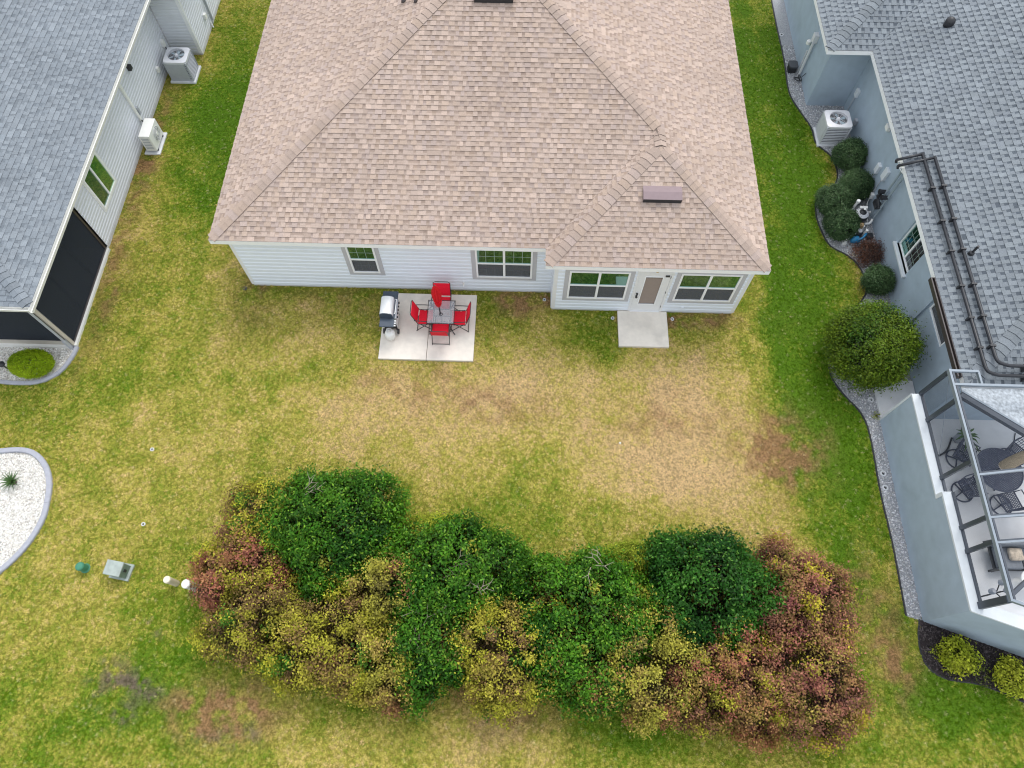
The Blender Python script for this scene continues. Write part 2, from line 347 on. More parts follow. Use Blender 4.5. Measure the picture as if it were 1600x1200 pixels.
# ------------------------------------------------------------------ ground
def ground():
    n = 260
    xs = np.linspace(-26, 26, 347); ys = np.linspace(-6, 34, 267)
    X, Y = np.meshgrid(xs, ys); x, y = X.ravel(), Y.ravel()
    me = bpy.data.meshes.new('lawn'); nx, ny = len(xs), len(ys)
    V = np.stack([x, y, np.zeros_like(x)], -1)
    i = np.arange(nx*ny).reshape(ny, nx); F = np.stack([i[:-1, :-1], i[:-1, 1:], i[1:, 1:], i[1:, :-1]], -1).reshape(-1, 4)
    # outer skirt to the horizon
    me.from_pydata(V.tolist(), [], F.tolist())
    c = lawncol(x, y)*.62
    at = me.color_attributes.new('tint', 'FLOAT_COLOR', 'POINT'); at.data.foreach_set('color', np.concatenate([c, np.ones((len(c), 1))], 1).astype(np.float32).ravel())
    me.materials.append(MATS['lawn']); o = bpy.data.objects.new('lawn', me); COL.objects.link(o); tag(o, kind='structure')
    b = MB().setcol((.13, .13, .04)); b.face([(-400, -400, -.03), (400, -400, -.03), (400, 400, -.03), (-400, 400, -.03)])
    tag(obj('ground', b, 'lawn'), kind='structure')
ground()

def gn_scatter(o, src, smin, smax, tilt=.0, name='scatter', hide=True):
    """instance src on every vertex of o, random yaw/scale, keeps the 'tint' attribute"""
    ng = bpy.data.node_groups.new(name, 'GeometryNodeTree')
    ng.interface.new_socket('Geometry', in_out='INPUT', socket_type='NodeSocketGeometry'); ng.interface.new_socket('Geometry', in_out='OUTPUT', socket_type='NodeSocketGeometry')
    N = ng.nodes; L = ng.links
    gi = N.new('NodeGroupInput'); go = N.new('NodeGroupOutput')
    iop = N.new('GeometryNodeInstanceOnPoints'); oi = N.new('GeometryNodeObjectInfo'); oi.inputs['Object'].default_value = src
    rv = N.new('FunctionNodeRandomValue'); rv.data_type = 'FLOAT_VECTOR'; rv.inputs[0].default_value = (-tilt, -tilt, 0); rv.inputs[1].default_value = (tilt, tilt, 6.283)
    rs = N.new('FunctionNodeRandomValue'); rs.data_type = 'FLOAT'; rs.inputs[2].default_value = smin; rs.inputs[3].default_value = smax; rs.inputs['Seed'].default_value = 5
    L.new(gi.outputs[0], iop.inputs['Points']); L.new(oi.outputs['Geometry'], iop.inputs['Instance'])
    L.new(rv.outputs[0], iop.inputs['Rotation']); L.new(rs.outputs[1], iop.inputs['Scale']); L.new(iop.outputs[0], go.inputs[0])
    md = o.modifiers.new('scatter', 'NODES'); md.node_group = ng
def pointmesh(name, P, C):
    me = bpy.data.meshes.new(name); me.vertices.add(len(P)); me.vertices.foreach_set('co', P.astype(np.float32).ravel())
    at = me.attributes.new('tint', 'FLOAT_COLOR', 'POINT'); at.data.foreach_set('color', np.concatenate([C, np.ones((len(C), 1))], 1).astype(np.float32).ravel())
    me.update(); o = bpy.data.objects.new(name, me); COL.objects.link(o); return o

# ------------------------------------------------------------------ roofs
def scan(poly, u):
    xs = []; n = len(poly)
    for i in range(n):
        (a0, u0), (a1, u1) = poly[i], poly[(i+1) % n]
        if (u0 > u) != (u1 > u): xs.append(a0+(a1-a0)*(u-u0)/(u1-u0))
    xs.sort(); return [(xs[i], xs[i+1]) for i in range(0, len(xs)-1, 2)]
def tabgeo(b, f, s0, e0, s1, e1, u0, u1, kind, tn, style):
    """one shingle tab on frame f(a,u,h); lower edge u0, upper edge u1"""
    base, dark, edge = style
    c = tuple(base[i]*tn[i] for i in range(3)); dk = tuple(dark[i]*tn[i] for i in range(3))
    h = .017 if kind == 0 else .008; um = u0+(u1-u0)*.46
    sm, em = (s0+s1)/2, (e0+e1)/2; hm = h*.55+.001; ht = .002
    if kind == 0:
        b.col = c; b.face([f(s0, u0, h), f(e0, u0, h), f(e1, u1, ht), f(s1, u1, ht)])
    else:
        b.col = tuple((c[i]*.85+dk[i]*.15) for i in range(3)); b.face([f(s0, u0, h), f(e0, u0, h), f(em, um, hm), f(sm, um, hm)])
        b.col = dk; b.face([f(sm, um, hm), f(em, um, hm), f(e1, u1, ht), f(s1, u1, ht)])
    b.col = edge
    b.face([f(s0, u0, 0), f(e0, u0, 0), f(e0, u0, h), f(s0, u0, h)])
    b.face([f(s0, u0, 0), f(s0, u0, h), f(s1, u1, ht)]); b.face([f(e0, u0, h), f(e0, u0, 0), f(e1, u1, ht)])
_a = np.arange(800)/8.0
_gx, _gy = np.meshgrid(_a, _a); TINTGRID = fbm(_gx, _gy, .5, 31, 3)
class Roof:
    def __init__(s, part, m, style, expo, widths, budget, rng, seed, tints=None, slotp=.5):
        s.part, s.m, s.style, s.expo, s.widths, s.left, s.r = part, m, style, expo, widths, budget, rng
        s.b = MB(); s.b.usecol = True; s.cache = {}; s.seed = seed; s.slotp = slotp
        s.tints = tints
    def tn(s, P):
        n = float(TINTGRID[int((P[1]+40)*8) % 800, int((P[0]+40+s.seed)*8) % 800])-.5
        k = s.r.choice(s.tints); j = s.r.uniform(.93, 1.07)*(1+.22*n); return tuple(q*j for q in k)
    def plane(s, O, A, U, poly, own=True):
        O, A, U = Vector(O), Vector(A).normalized(), Vector(U).normalized(); Nn = A.cross(U)
        flip = Nn.z < 0
        if flip: Nn = -Nn
        f = lambda a, u, h: O+A*a+U*u+Nn*h
        # deck
        d = MB().setcol(tuple(q*.5 for q in s.style[0])); pts = [f(a, u, -.004) for a, u in poly]; d.face(pts)
        obj('roof_deck', d, s.m, s.part)
        umax = max(u for a, u in poly); rows = int(umax/s.expo)+1
        W = s.widths
        for k in range(rows):
            u0, u1 = k*s.expo, min((k+1)*s.expo, umax)
            lo = scan(poly, u0+1e-4); hi = scan(poly, u1-1e-4)
            if not lo: continue
            for q, (l0, r0) in enumerate(lo):
                if len(hi) == len(lo): l1, r1 = hi[q]
                else:
                    c = [h_ for h_ in hi if h_[0] < r0 and h_[1] > l0]
                    if c: l1, r1 = c[0]
                    else: l1 = r1 = (l0+r0)/2
                a = min(l0, l1)-s.r.uniform(0, .2); end = max(r0, r1); kind = s.r.randint(0, 1)
                while a < end:
                    wd = s.r.choice(W[kind]); e = a+wd
                    s0, e0 = min(max(a, l0), r0), min(max(e, l0), r0); s1, e1 = min(max(a, l1), r1), min(max(e, l1), r1)
                    if (e0-s0)+(e1-s1) > .01:
                        P = f((s0+e0)/2, u0, 0)
                        whole = (e0-s0) > wd-1e-5 and (e1-s1) > wd-1e-5
                        if s.left > 0 and whole and own:
                            s.left -= 1; ti = s.r.randrange(5); key = (wd, kind, ti, flip)
                            if key not in s.cache:
                                bb = MB(); bb.usecol = True; tk = s.tints[ti % len(s.tints)]; jj = (.94, 1, 1.05, .98, 1.02)[ti]
                                g = lambda x, y, h, fl=flip: Vector((-x if fl else x, y, h))
                                tabgeo(bb, g, 0, wd, 0, wd, 0, s.expo, kind, tuple(x*jj for x in tk), s.style)
                                s.cache[key] = bb.mesh('shingle', s.m)
                            X = -A if flip else A
                            M = Matrix((X, U, Nn)).transposed().to_4x4(); M.translation = f(a, u0, 0)
                            inst('shingle', s.cache[key], s.part, M)
                        else:
                            tabgeo(s.b, f, s0, e0, s1, e1, u0, u1, kind, s.tn(P), s.style)
                    a = e; kind = 1-kind if s.r.random() < s.slotp else kind
    def hip(s, P0, P1, n1, n2, wid=.17, ex=.20, name='hip_shingle', skip=0):
        P0, P1 = Vector(P0), Vector(P1); L = (P1-P0).normalized(); n1, n2 = Vector(n1).normalized(), Vector(n2).normalized()
        S1 = n1.cross(L).normalized(); S2 = n2.cross(L).normalized()
        if S1.dot(n2) > 0: S1 = -S1
        if S2.dot(n1) > 0: S2 = -S2
        up = (n1+n2).normalized(); key = ('hip', tuple(np.round(S1, 3)), tuple(np.round(L, 3)), wid)
        ms = []
        for j in range(6):
            b = MB(); b.usecol = True; tk = s.tints[j % len(s.tints)]; jj = (.9, 1.0, 1.06, .95, 1.02, .86)[j]
            c = tuple(s.style[0][i]*tk[i]*jj*.97 for i in range(3)); ed = s.style[2]; ln = ex+.06
            for S, nn in ((S1, n1), (S2, n2)):
                q = [up*.036, S*wid+nn*.034, S*wid+nn*.014+L*ln, up*.016+L*ln]; lowq = [up*.012, S*wid+nn*.004, S*wid+nn*.002+L*ln]
                b.col = c; b.face(q); b.col = ed; b.face([q[0], q[1], lowq[1], lowq[0]]); b.face([q[1], q[2], lowq[2], lowq[1]])
            ms.append(b.mesh(name, s.m))
        P0 = P0+L*.09; n = int((P1-P0).length/ex)
        for k in range(skip, n): inst(name, s.r.choice(ms), s.part, Matrix.Translation(P0+L*(k*ex)))
    def finish(s):
        if s.b.f:
            o = obj('shingle_field', s.b, s.m, s.part); tag(o, kind='stuff')

def slab(pts, t):
    b = MB(); n = len(pts); lo = [(x, y, z-t) for x, y, z in pts]
    b.face(pts); b.face(list(reversed(lo)))
    for i in range(n): b.face([pts[i], lo[i], lo[(i+1) % n], pts[(i+1) % n]])
    return b

# ------------------------------------------------------------------ walls, siding, windows
def WM(axis, c):
    if axis == '-y': return lambda a, d_, z: (a, c-d_, z)
    if axis == '+x': return lambda a, d_, z: (c+d_, a, z)
    if axis == '-x': return lambda a, d_, z: (c-d_, a, z)
def wbox(b, f, a0, a1, d0, d1, z0, z1):
    p, q = f(a0, d0, z0), f(a1, d1, z1); return b.box(*p, *q)
def siding(wall, f, a0, a1, z0, z1, ex, ops, m, joints=3.66):
    n = int(math.ceil((z1-z0)/ex)); k = 0
    def board(l, r, zb, zt):
        if r-l < .015 or zt-zb < .012: return
        e = zt-zb; q = [(.002, 0), (.025, 0), (.025, .64), (.006, .80), (.006, 1.0), (.002, 1.0)]; b = MB(); n_ = len(q)      # dutch-lap profile
        if e < ex*.6: q = [(.002, 0), (.032, 0), (.032, 1), (.002, 1)]; n_ = 4
        b.poly([f(l, d_, zb+e*t) for d_, t in q]+[f(r, d_, zb+e*t) for d_, t in q], [(i, (i+1) % n_, n_+(i+1) % n_, n_+i) for i in range(n_)]+[tuple(range(n_)), tuple(reversed(range(n_, 2*n_)))])
        obj('siding_board', b, m, wall)
    for i in range(n):
        zb, zt = z0+i*ex+.001, min(z0+(i+1)*ex, z1)
        cuts = sorted([o for o in ops if o[2] < zt-.002 and o[3] > zb+.002])
        a = a0
        for o in cuts:
            board(a, o[0], zb, zt)
            if o[3] < zt: board(o[0], o[1], o[3], zt)
            if o[2] > zb: board(o[0], o[1], zb, o[2])
            a = max(a, o[1])
        board(a, a1, zb, zt)
def window(house, f, a0, a1, z0, z1, sashes=1, trim=.13, muntin=(3, 2), gl=('glass', 'glass_dark'), mid=None, slider=False, trimmat='gray_trim', lowm=True):
    fr = MB(); t = .055
    wbox(fr, f, a0, a0+t, .0, .05, z0, z1); wbox(fr, f, a1-t, a1, .0, .05, z0, z1); wbox(fr, f, a0+t, a1-t, .0, .0495, z0, z0+t); wbox(fr, f, a0+t, a1-t, .0, .0495, z1-t, z1)
    W = obj('window', fr, 'white_vinyl', house)
    if trim:
        tb = MB(); wbox(tb, f, a0-trim, a0, .0, .035, z0-trim, z1+trim*.9); wbox(tb, f, a1, a1+trim, .0, .035, z0-trim, z1+trim*.9)
        wbox(tb, f, a0, a1, .0, .0345, z0-trim, z0); wbox(tb, f, a0, a1, .0, .0345, z1, z1+trim*.9); obj('trim', tb, trimmat, W)
    def panes(l, r, zb, zt, g, mu, dep, screen=False):
        p = MB(); wbox(p, f, l, r, .0, dep, zb, zt); obj('pane', p, g, W)
        if mu:
            for i in range(1, mu[0]):
                b = MB(); x = l+(r-l)*i/mu[0]; wbox(b, f, x-.006, x+.006, dep-.002, dep+.003, zb, zt); obj('muntin', b, 'muntin', W)
            for i in range(1, mu[1]):
                b = MB(); z = zb+(zt-zb)*i/mu[1]; wbox(b, f, l, r, dep-.002, dep+.0026, z-.006, z+.006); obj('muntin', b, 'muntin', W)
        if screen:
            b = MB(); wbox(b, f, l, r, dep+.006, dep+.008, zb, zt); obj('insect_screen', b, 'screen_win', W)
    zm = mid if mid else (z0+z1)/2
    if slider:
        am = (a0+a1)/2; b = MB(); wbox(b, f, am-.03, am+.03, .002, .047, z0+t, z1-t); obj('mullion', b, 'white_vinyl', W)
        panes(a0+t, am-.03, z0+t, z1-t, gl[1], muntin, .015, False); panes(am+.03, a1-t, z0+t, z1-t, gl[0], muntin, .02)
    else:
        n = sashes; wd = (a1-a0)/n
        for i in range(n):
            l = a0+wd*i+(t if i == 0 else .035); r = a0+wd*(i+1)-(t if i == n-1 else .035)
            b = MB(); wbox(b, f, l, r, .002, .043, zm-.03, zm+.03); obj('meeting_rail', b, 'white_vinyl', W)
            panes(l, r, zm+.03, z1-t, gl[0], muntin, .022); panes(l, r, z0+t, zm-.03, gl[1], muntin if lowm else None, .010, True)
            if i: b = MB(); x = a0+wd*i; wbox(b, f, x-.035, x+.035, .003, .046, z0+t, z1-t); obj('mullion', b, 'white_vinyl', W)
    return W
mat('muntin', (.36, .44, .40), .5)
screenmat('screen_win', (.15, .16, .175), .55)

# ------------------------------------------------------------------ main house
BEIGE = ((.430, .338, .286), (.332, .254, .212), (.15, .115, .095))
BTINT = [(1, 1, 1), (1.05, 1.05, 1.05), (.93, .92, .91), (1.02, 1.0, .96), (.97, .98, 1.02), (1.12, 1.11, 1.10)]
def main_house():
    H = thing('house', 'white lap-sided house with beige hip roof and small rear patio', 'house', (-1, 12, 0))
    he, p = 2.80, .46; xw, xe, ys, yb, xb, yn = -8.96, 6.94, 11.95, 11.36, .66, 27.0
    half = (xe-xw)/2; xr = (xw+xe)/2; yr = ys+half; zr = he+p*half; k = math.sqrt(1+p*p)
    # walls
    wl = obj('wall', MB().box(-8.65, 12.28, .12, .96, 12.42, 2.72), 'siding', H)
    wb = MB(); wb.box(.96, 11.65, .12, 6.69, 11.79, 2.72); wb.box(.96, 11.79, .12, 1.10, 12.28, 2.72); wb = obj('wall', wb, 'siding', H)
    w2 = MB(); w2.box(6.55, 11.79, .12, 6.69, 26.5, 2.72); obj('wall', w2, 'siding', H)
    w3 = MB(); w3.box(-8.65, 12.42, .12, -8.51, 26.5, 2.72); obj('wall', w3, 'siding', H)
    fd = MB(); fd.box(-8.64, 12.29, -.1, .97, 12.5, .12).box(.97, 11.66, -.1, 6.68, 12.29, .12).box(-8.64, 12.5, -.1, -8.4, 26.5, .12).box(6.4, 12.29, -.1, 6.68, 26.5, .12)
    obj('foundation', fd, 'foundation', H)
    f = WM('-y', 12.28); g = WM('-y', 11.65)
    A = (-5.22, -4.38, .94, 2.30); B_ = (-1.40, .31, .85, 2.30); C = (1.39, 3.16, .77, 2.20); D = (4.63, 6.39, .77, 2.20); T = .13
    grow = lambda w_, t=T: (w_[0]-t, w_[1]+t, w_[2]-t, w_[3]+t*.9)
    siding(wl, f, -8.56, .96, .12, 2.72, .178, [grow(A), grow(B_)], 'siding')
    dr = (3.36, 4.42, .10, 2.26)
    siding(wb, g, 1.06, 6.60, .12, 2.72, .178, [grow(C), grow(D), dr], 'siding')
    for x in (-8.65, ):
        b = MB(); b.box(x-.012, 12.255, .12, x+.09, 12.28, 2.72); b.box(x-.012, 12.28, .12, x, 12.37, 2.72); obj('corner_board', b, 'white_trim', H)
    for x0, x1 in ((.948, 1.06), (6.60, 6.702)):
        b = MB(); b.box(x0, 11.625, .12, x1, 11.65, 2.72); obj('corner_board', b, 'white_trim', H)
    b = MB(); b.box(.93, 11.65, .12, .96, 12.26, 2.72); obj('side_panel', b, 'siding', H)
    window(H, f, *A, 1, T); window(H, f, *B_, 2, T)
    window(H, g, *C, 2, T, None, ('glass', 'glass_dark')); window(H, g, *D, 2, T, None, ('glass', 'glass_dark'))
    # door
    b = MB(); wbox(b, g, 3.36, 3.43, 0, .04, .12, 2.26); wbox(b, g, 4.35, 4.42, 0, .04, .12, 2.26); wbox(b, g, 3.43, 4.35, 0, .0395, 2.18, 2.26); wbox(b, g, 3.43, 4.35, -.02, .06, .10, .135)
    obj('door_frame', b, 'white_trim', H)
    b = MB(); wbox(b, g, 3.435, 3.60, 0, .03, .14, 2.175); wbox(b, g, 4.15, 4.345, 0, .03, .14, 2.175); wbox(b, g, 3.60, 4.15, 0, .0295, .14, .50); wbox(b, g, 3.60, 4.15, 0, .0295, 2.02, 2.175)
    dd = obj('door', b, 'white_trim', H)
    b = MB(); wbox(b, g, 3.63, 4.12, 0, .012, .53, 1.99); obj('shade', b, 'shade_brown', dd)
    b = MB(); wbox(b, g, 3.63, 4.12, .012, .016, 1.92, 1.99); obj('shade_head', b, 'black_metal', dd)
    b = MB()
    for a0, a1, z0, z1 in ((3.60, 3.63, .50, 2.02), (4.12, 4.15, .50, 2.02), (3.63, 4.12, .50, .53), (3.63, 4.12, 1.99, 2.02)): wbox(b, g, a0, a1, .029, .042, z0, z1)
    obj('glass_stop', b, 'white_vinyl', dd)
    for z in (.98, 1.12):
        b = MB(); b.tube([(3.50, 11.62, z), (3.50, 11.57, z)], .03, 10); b.tube([(3.50, 11.575, z), (3.50, 11.545, z)], .024 if z > 1 else .035, 10); obj('knob', b, 'black_metal', dd)
    for z in (.35, 1.15, 1.95):
        b = MB(); wbox(b, g, 4.338, 4.352, .03, .046, z, z+.1); obj('hinge', b, 'black_metal', dd)
    b = MB(); wbox(b, g, 4.18, 4.30, .03, .06, 2.04, 2.10); obj('door_closer', b, 'black_metal', dd)
    b = MB(); b.lathe(3.88, 11.58, [(.02, 2.34), (.06, 2.36), (.075, 2.45), (.05, 2.52), (.02, 2.54)], 12); b.box(3.83, 11.58, 2.38, 3.93, 11.65, 2.50); obj('wall_lamp', b, 'brass', H)
    b = MB(); b.box(-1.86, 12.20, .46, -1.80, 12.28, .55); b.tube([(-1.83, 12.2, .5), (-1.83, 12.15, .44)], .015, 8); obj('spigot', b, 'white_plastic', H)
    b = MB(); b.box(5.0, 11.60, .30, 5.09, 11.65, .40); obj('outlet_box', b, 'siding', H)
    # soffit & fascia
    sf = MB(); z = he-.10
    sf.prism([(xw+.03, ys+.03), (xb+.03, ys+.03), (xb+.03, yb+.03), (xe-.03, yb+.03), (xe-.03, yn), (xw+.03, yn)], z-.015, z); obj('soffit', sf, 'white_trim', H)
    fa = MB(); t = .03
    fa.box(xw, ys, he-.17, xb, ys+t, he-.012); fa.box(xw, ys+t, he-.17, xw+t, yn, he-.012); fa.box(xb, yb, he-.17, xe, yb+t, he-.012); fa.box(xb, yb+t, he-.17, xb+t, ys+.3, he-.012); fa.box(xe-t, yb+t, he-.17, xe, yn, he-.012)
    obj('fascia', fa, 'white_vinyl', H)
    # roof
    rp = MB(); rp.box(xw+.3, ys+.3, he-.10, xe-.3, yn, he-.05); R = obj('roof', rp, 'soil', H)
    r = random.Random(3)
    rf = Roof(R, 'shingle_beige', BEIGE, .143, ([.10, .13, .16, .20], [.07, .09, .12, .15]), 300, r, 31, BTINT, .88)
    hb = (xe-xb)/2; xbr = xb+hb; zb = he+p*hb; ybp = yb+hb; ym = ys+hb   # bump ridge x, height, front peak, where it meets the main hip
    ns, ne, nw = (0, -p, 1), (p, 0, 1), (-p, 0, 1)
    # front bump face (triangle)
    rf.plane((xb, yb, he), (1, 0, 0), (0, 1, p), [(0, 0), (2*hb, 0), (hb, hb*k)])
    # main south face: eave xw..xb, valley to bump ridge end, hip to ridge
    rf.plane((xw, ys, he), (1, 0, 0), (0, 1, p), [(0, 0), (xb-xw, 0), (xbr-xw, hb*k), (xr-xw, half*k)])
    # bump west face: between valley and west hip + ridge
    rf.plane((xb, yb, he), (0, 1, 0), (1, 0, p), [(0, 0), (ys-yb, 0), (ym-yb, hb*k), (hb, hb*k)])
    # west face
    rf.plane((xw, ys, he), (0, 1, 0), (1, 0, p), [(0, 0), (yn-ys, 0), (yn-ys, half*k), (half, half*k)])
    # east face
    rf.plane((xe, yb, he), (0, 1, 0), (-1, 0, p), [(0, 0), (yn-yb, 0), (yn-yb, half*k), (yr-yb, half*k), (ym-yb, hb*k), (hb, hb*k)])
    rf.hip((xw, ys, he), (xr, yr, zr), ns, nw); rf.hip((xe, yb, he), (xbr, ybp, zb), ns, ne); rf.hip((xb, yb, he), (xbr, ybp, zb), ns, nw)
    rf.hip((xbr, ym, zb), (xr, yr, zr), ns, ne); rf.hip((xbr, ybp-.1, zb), (xbr, ym+.12, zb), nw, ne); rf.hip((xr, yr, zr), (xr, yn, zr), nw, ne)
    rf.finish()
    # vents on the roof
    def ridge_vent(cx, cy, w_, name='roof_vent'):
        zz = lambda y: he+p*(y-(yb if cx > xb else ys))
        y0, y1 = cy-.24, cy+.20; b = MB()
        P = [(cx-w_/2, y0, zz(y0)+.03), (cx+w_/2, y0, zz(y0)+.03), (cx+w_/2, y0, zz(y0)+.17), (cx-w_/2, y0, zz(y0)+.17), (cx-w_/2, cy-.02, zz(cy-.02)+.14), (cx+w_/2, cy-.02, zz(cy-.02)+.14), (cx-w_/2, y1, zz(y1)+.02), (cx+w_/2, y1, zz(y1)+.02)]
        b.face([P[3], P[2], P[5], P[4]]); b.face([P[4], P[5], P[7], P[6]]); b.face([P[0], P[3], P[4], P[6]]); b.face([P[1], P[7], P[5], P[2]])
        v = obj(name, b, 'mauve_metal', H)
        b = MB(); b.box(cx-w_/2+.01, y0+.02, zz(y0)-.0, cx+w_/2-.01, y0+.05, zz(y0)+.15); obj('vent_opening', b, 'black_metal', v)
    ridge_vent(3.86, 13.25, 1.08); ridge_vent(-1.01, 18.50, 1.12)
    for (x, y, h, q) in ((-3.70, 18.95, .32, .05), (-3.30, 18.70, .32, .04)):
        b = MB(); z = he+p*min(x-xw, y-ys); b.lathe(x, y, [(q*1.8, z-.05), (q*1.5, z+.05), (q, z+.08), (q, z+h)], 12); obj('vent_pipe', b, 'bronze', H, smooth=False)
main_house()

# ------------------------------------------------------------------ left neighbour
GRAY1 = ((.228, .255, .283), (.172, .195, .22), (.085, .10, .12))
GT1 = [(1, 1, 1), (1.09, 1.09, 1.09), (.92, .93, .94), (1.04, 1.04, 1.04), (.96, .97, .98)]
def left_house():
    H = thing('house', 'pale gray sided house with blue-gray roof and dark screened porch', 'house', (-14, 10, 0))
    he, p = 2.76, .40; xe, ys, yn = -13.36, 9.62, 27.0; k = math.sqrt(1+p*p); up = 7.5
    wl = MB(); wl.box(-13.89, 13.54, .1, -13.75, 22.78, 2.70); wl = obj('wall', wl, 'siding_left', H)
    f = WM('+x', -13.75)
    W = (14.58, 15.80, .76, 2.12)
    siding(wl, f, 13.62, 22.72, .12, 2.70, .13, [(W[0]-.07, W[1]+.07, W[2]-.07, W[3]+.07)], 'siding_left')
    window(H, f, *W, 1, .07, None, ('glass_green', 'glass_green2'), slider=True, trimmat='white_trim')
    # recess by the condenser
    w2 = MB(); w2.box(-13.75, 22.78, .1, -12.60, 22.92, 2.9); w2 = obj('wall', w2, 'siding_left2', H)
    siding(w2, WM('-y', 22.78), -13.70, -12.68, .12, 2.9, .13, [], 'siding_left2')
    w3 = MB(); w3.box(-12.74, 22.92, .1, -12.60, 27, 2.9); w3 = obj('wall', w3, 'siding_left', H)
    siding(w3, WM('+x', -12.60), 22.85, 27, .12, 2.9, .13, [], 'siding_left')
    b = MB(); b.box(-12.70, 22.75, .1, -12.575, 22.78, 2.9); b.box(-12.60, 22.78, .1, -12.575, 22.85, 2.9); obj('corner_board', b, 'white_trim', H)
    b = MB(); b.box(-13.76, 22.72, .1, -13.70, 22.775, 2.7); obj('corner_board', b, 'gray_trim', H)
    b = MB(); b.box(-13.9, 13.54, -.1, -13.73, 22.78, .10).box(-13.73, 22.78, -.1, -12.58, 23, .10).box(-12.8, 23, -.1, -12.58, 27, .1); obj('foundation', b, 'foundation', H)
    # screened porch at the corner
    b = MB(); b.box(-13.90, 9.88, -.1, -13.66, 13.54, .10); b.box(-18.5, 9.80, -.1, -13.9, 10.0, .10); obj('porch_kerb', b, 'gutter_white', H)
    b = MB(); b.box(-18.5, 10.0, -.1, -13.9, 13.54, .06); obj('porch_floor', b, 'concrete_gray', H)
    b = MB(); b.box(-18.5, 13.54, 0, -13.75, 13.64, 2.7); obj('porch_back_wall', b, 'interior_dark', H)
    for y0, y1 in ((9.98, 11.18), (11.22, 12.36), (12.40, 13.46)):
        pass
    b = MB(); b.box(-13.765, 10.02, .16, -13.755, 13.46, 2.56); obj('porch_screen', b, 'screen_lanai', H)
    b = MB(); b.box(-18.5, 9.915, .30, -13.86, 9.925, 2.56); obj('porch_screen', b, 'screen_lanai', H)
    for y in (11.15, 12.35):
        b = MB(); b.box(-13.83, y-.04, .1, -13.79, y+.04, 2.6); obj('porch_post', b, 'black_metal', H)
    for z0, z1 in ((.10, .16), (2.56, 2.70)):
        b = MB(); b.box(-13.80, 9.98, z0, -13.735, 13.54, z1); obj('porch_rail', b, 'bronze', H)
    b = MB(); b.box(-13.80, 13.46, .16, -13.735, 13.54, 2.56); obj('porch_rail', b, 'bronze', H)
    b = MB(); b.box(-18.5, 9.89, .10, -13.86, 9.95, .30); obj('porch_rail', b, 'cream_trim', H)
    b = MB(); b.box(-18.5, 9.885, 2.56, -13.86, 9.955, 2.70); obj('porch_rail', b, 'bronze', H)
    b = MB(); b.box(-13.86, 9.87, .10, -13.80, 9.98, 2.70); obj('corner_post', b, 'bronze', H)
    b = MB(); b.box(-13.79, 9.87, .10, -13.73, 9.975, 2.70); obj('corner_post', b, 'cream_trim', H)
    b = MB(); b.box(-13.84, 9.76, .02, -13.76, 9.86, .5); b.tube([(-13.80, 9.81, .5), (-13.80, 9.81, 2.6)], .035, 8); obj('downspout', b, 'unit_gray', H)
    # soffit, gutter
    b = MB(); b.prism([(-18.5, ys+.02), (xe-.02, ys+.02), (xe-.02, 22.4), (-12.25, 22.4), (-12.25, 27), (-18.5, 27)], he-.11, he-.095); obj('soffit', b, 'white_trim', H)
    def gutter(p0, p1, nx, ny):
        b = MB(); (x0, y0), (x1, y1) = p0, p1; w_ = .115
        prof = [(0, -.13), (w_*.8, -.13), (w_, -.01), (w_-.018, -.01), (w_*.72, -.10), (.01, -.10), (.01, -.005), (0, -.005)]
        A_ = [(x0+nx*q, y0+ny*q, he+z) for q, z in prof]; B_ = [(x1+nx*q, y1+ny*q, he+z) for q, z in prof]; n = len(prof)
        b.poly(A_+B_, [(i, (i+1) % n, n+(i+1) % n, n+i) for i in range(n)]+[tuple(range(n)), tuple(reversed(range(n, 2*n)))])
        return b
    obj('gutter', gutter((xe-.01, ys-.11), (xe-.01, 22.3), 1, 0), 'gutter_white', H); obj('gutter', gutter((-18.5, ys+.01), (xe-.012, ys+.01), 0, -1), 'gutter_white', H)
    # roof
    rp = MB(); rp.box(-18.4, ys+.3, he-.09, xe-.3, yn, he-.05); R = obj('roof', rp, 'soil', H)
    r = random.Random(4); rf = Roof(R, 'shingle_gray', GRAY1, .150, ([.12, .16, .20, .24], [.08, .11, .14]), 300, r, 61, GT1, .8)
    rf.plane((xe, ys, he), (0, 1, 0), (-1, 0, p), [(0, 0), (22.4-ys, 0), (22.4-ys+.01, 0), (yn-ys, .02), (yn-ys, up*k), (up, up*k)])
    rf.plane((xe-up, ys, he), (1, 0, 0), (0, 1, p), [(0, 0), (up, 0), (0, up*k)])
    # bay roof beyond the frame
    rf.left = 0; rf.plane((-12.2, 22.42, he), (0, 1, 0), (-1, 0, p), [(0, 0), (4.58, 0), (4.58, 1.16*k), (1.16, 1.16*k)])
    rf.hip((xe, ys, he), (xe-up, ys+up, he+p*up), (0, -p, 1), (p, 0, 1), .16, .19)
    rf.finish()
    # fittings on the wall
    b = MB(); wbox(b, f, 19.62, 19.78, .02, .14, 1.92, 2.08); obj('flood_lamp', b, 'black_metal', H)
    b = MB(); wbox(b, f, 18.66, 18.76, .02, .09, .62, 2.6); obj('line_cover', b, 'white_plastic', H)
    b = MB(); wbox(b, f, 18.82, 18.92, .02, .10, .75, 1.05); obj('disconnect_box', b, 'unit_gray', H)
    for y, z, s_ in ((21.20, .55, .12), (22.35, .72, .16)):
        b = MB(); wbox(b, f, y-s_/2, y+s_/2, .02, .12, z, z+s_*1.6); obj('electrical_box', b, 'white_plastic', H, bevel=.008)
    b = MB(); b.tube([(-13.66, 22.35, .7), (-13.64, 22.3, .4), (-13.55, 22.1, .3)], .02, 6); obj('conduit', b, 'black_metal', H)
    g = WM('+x', -12.60)
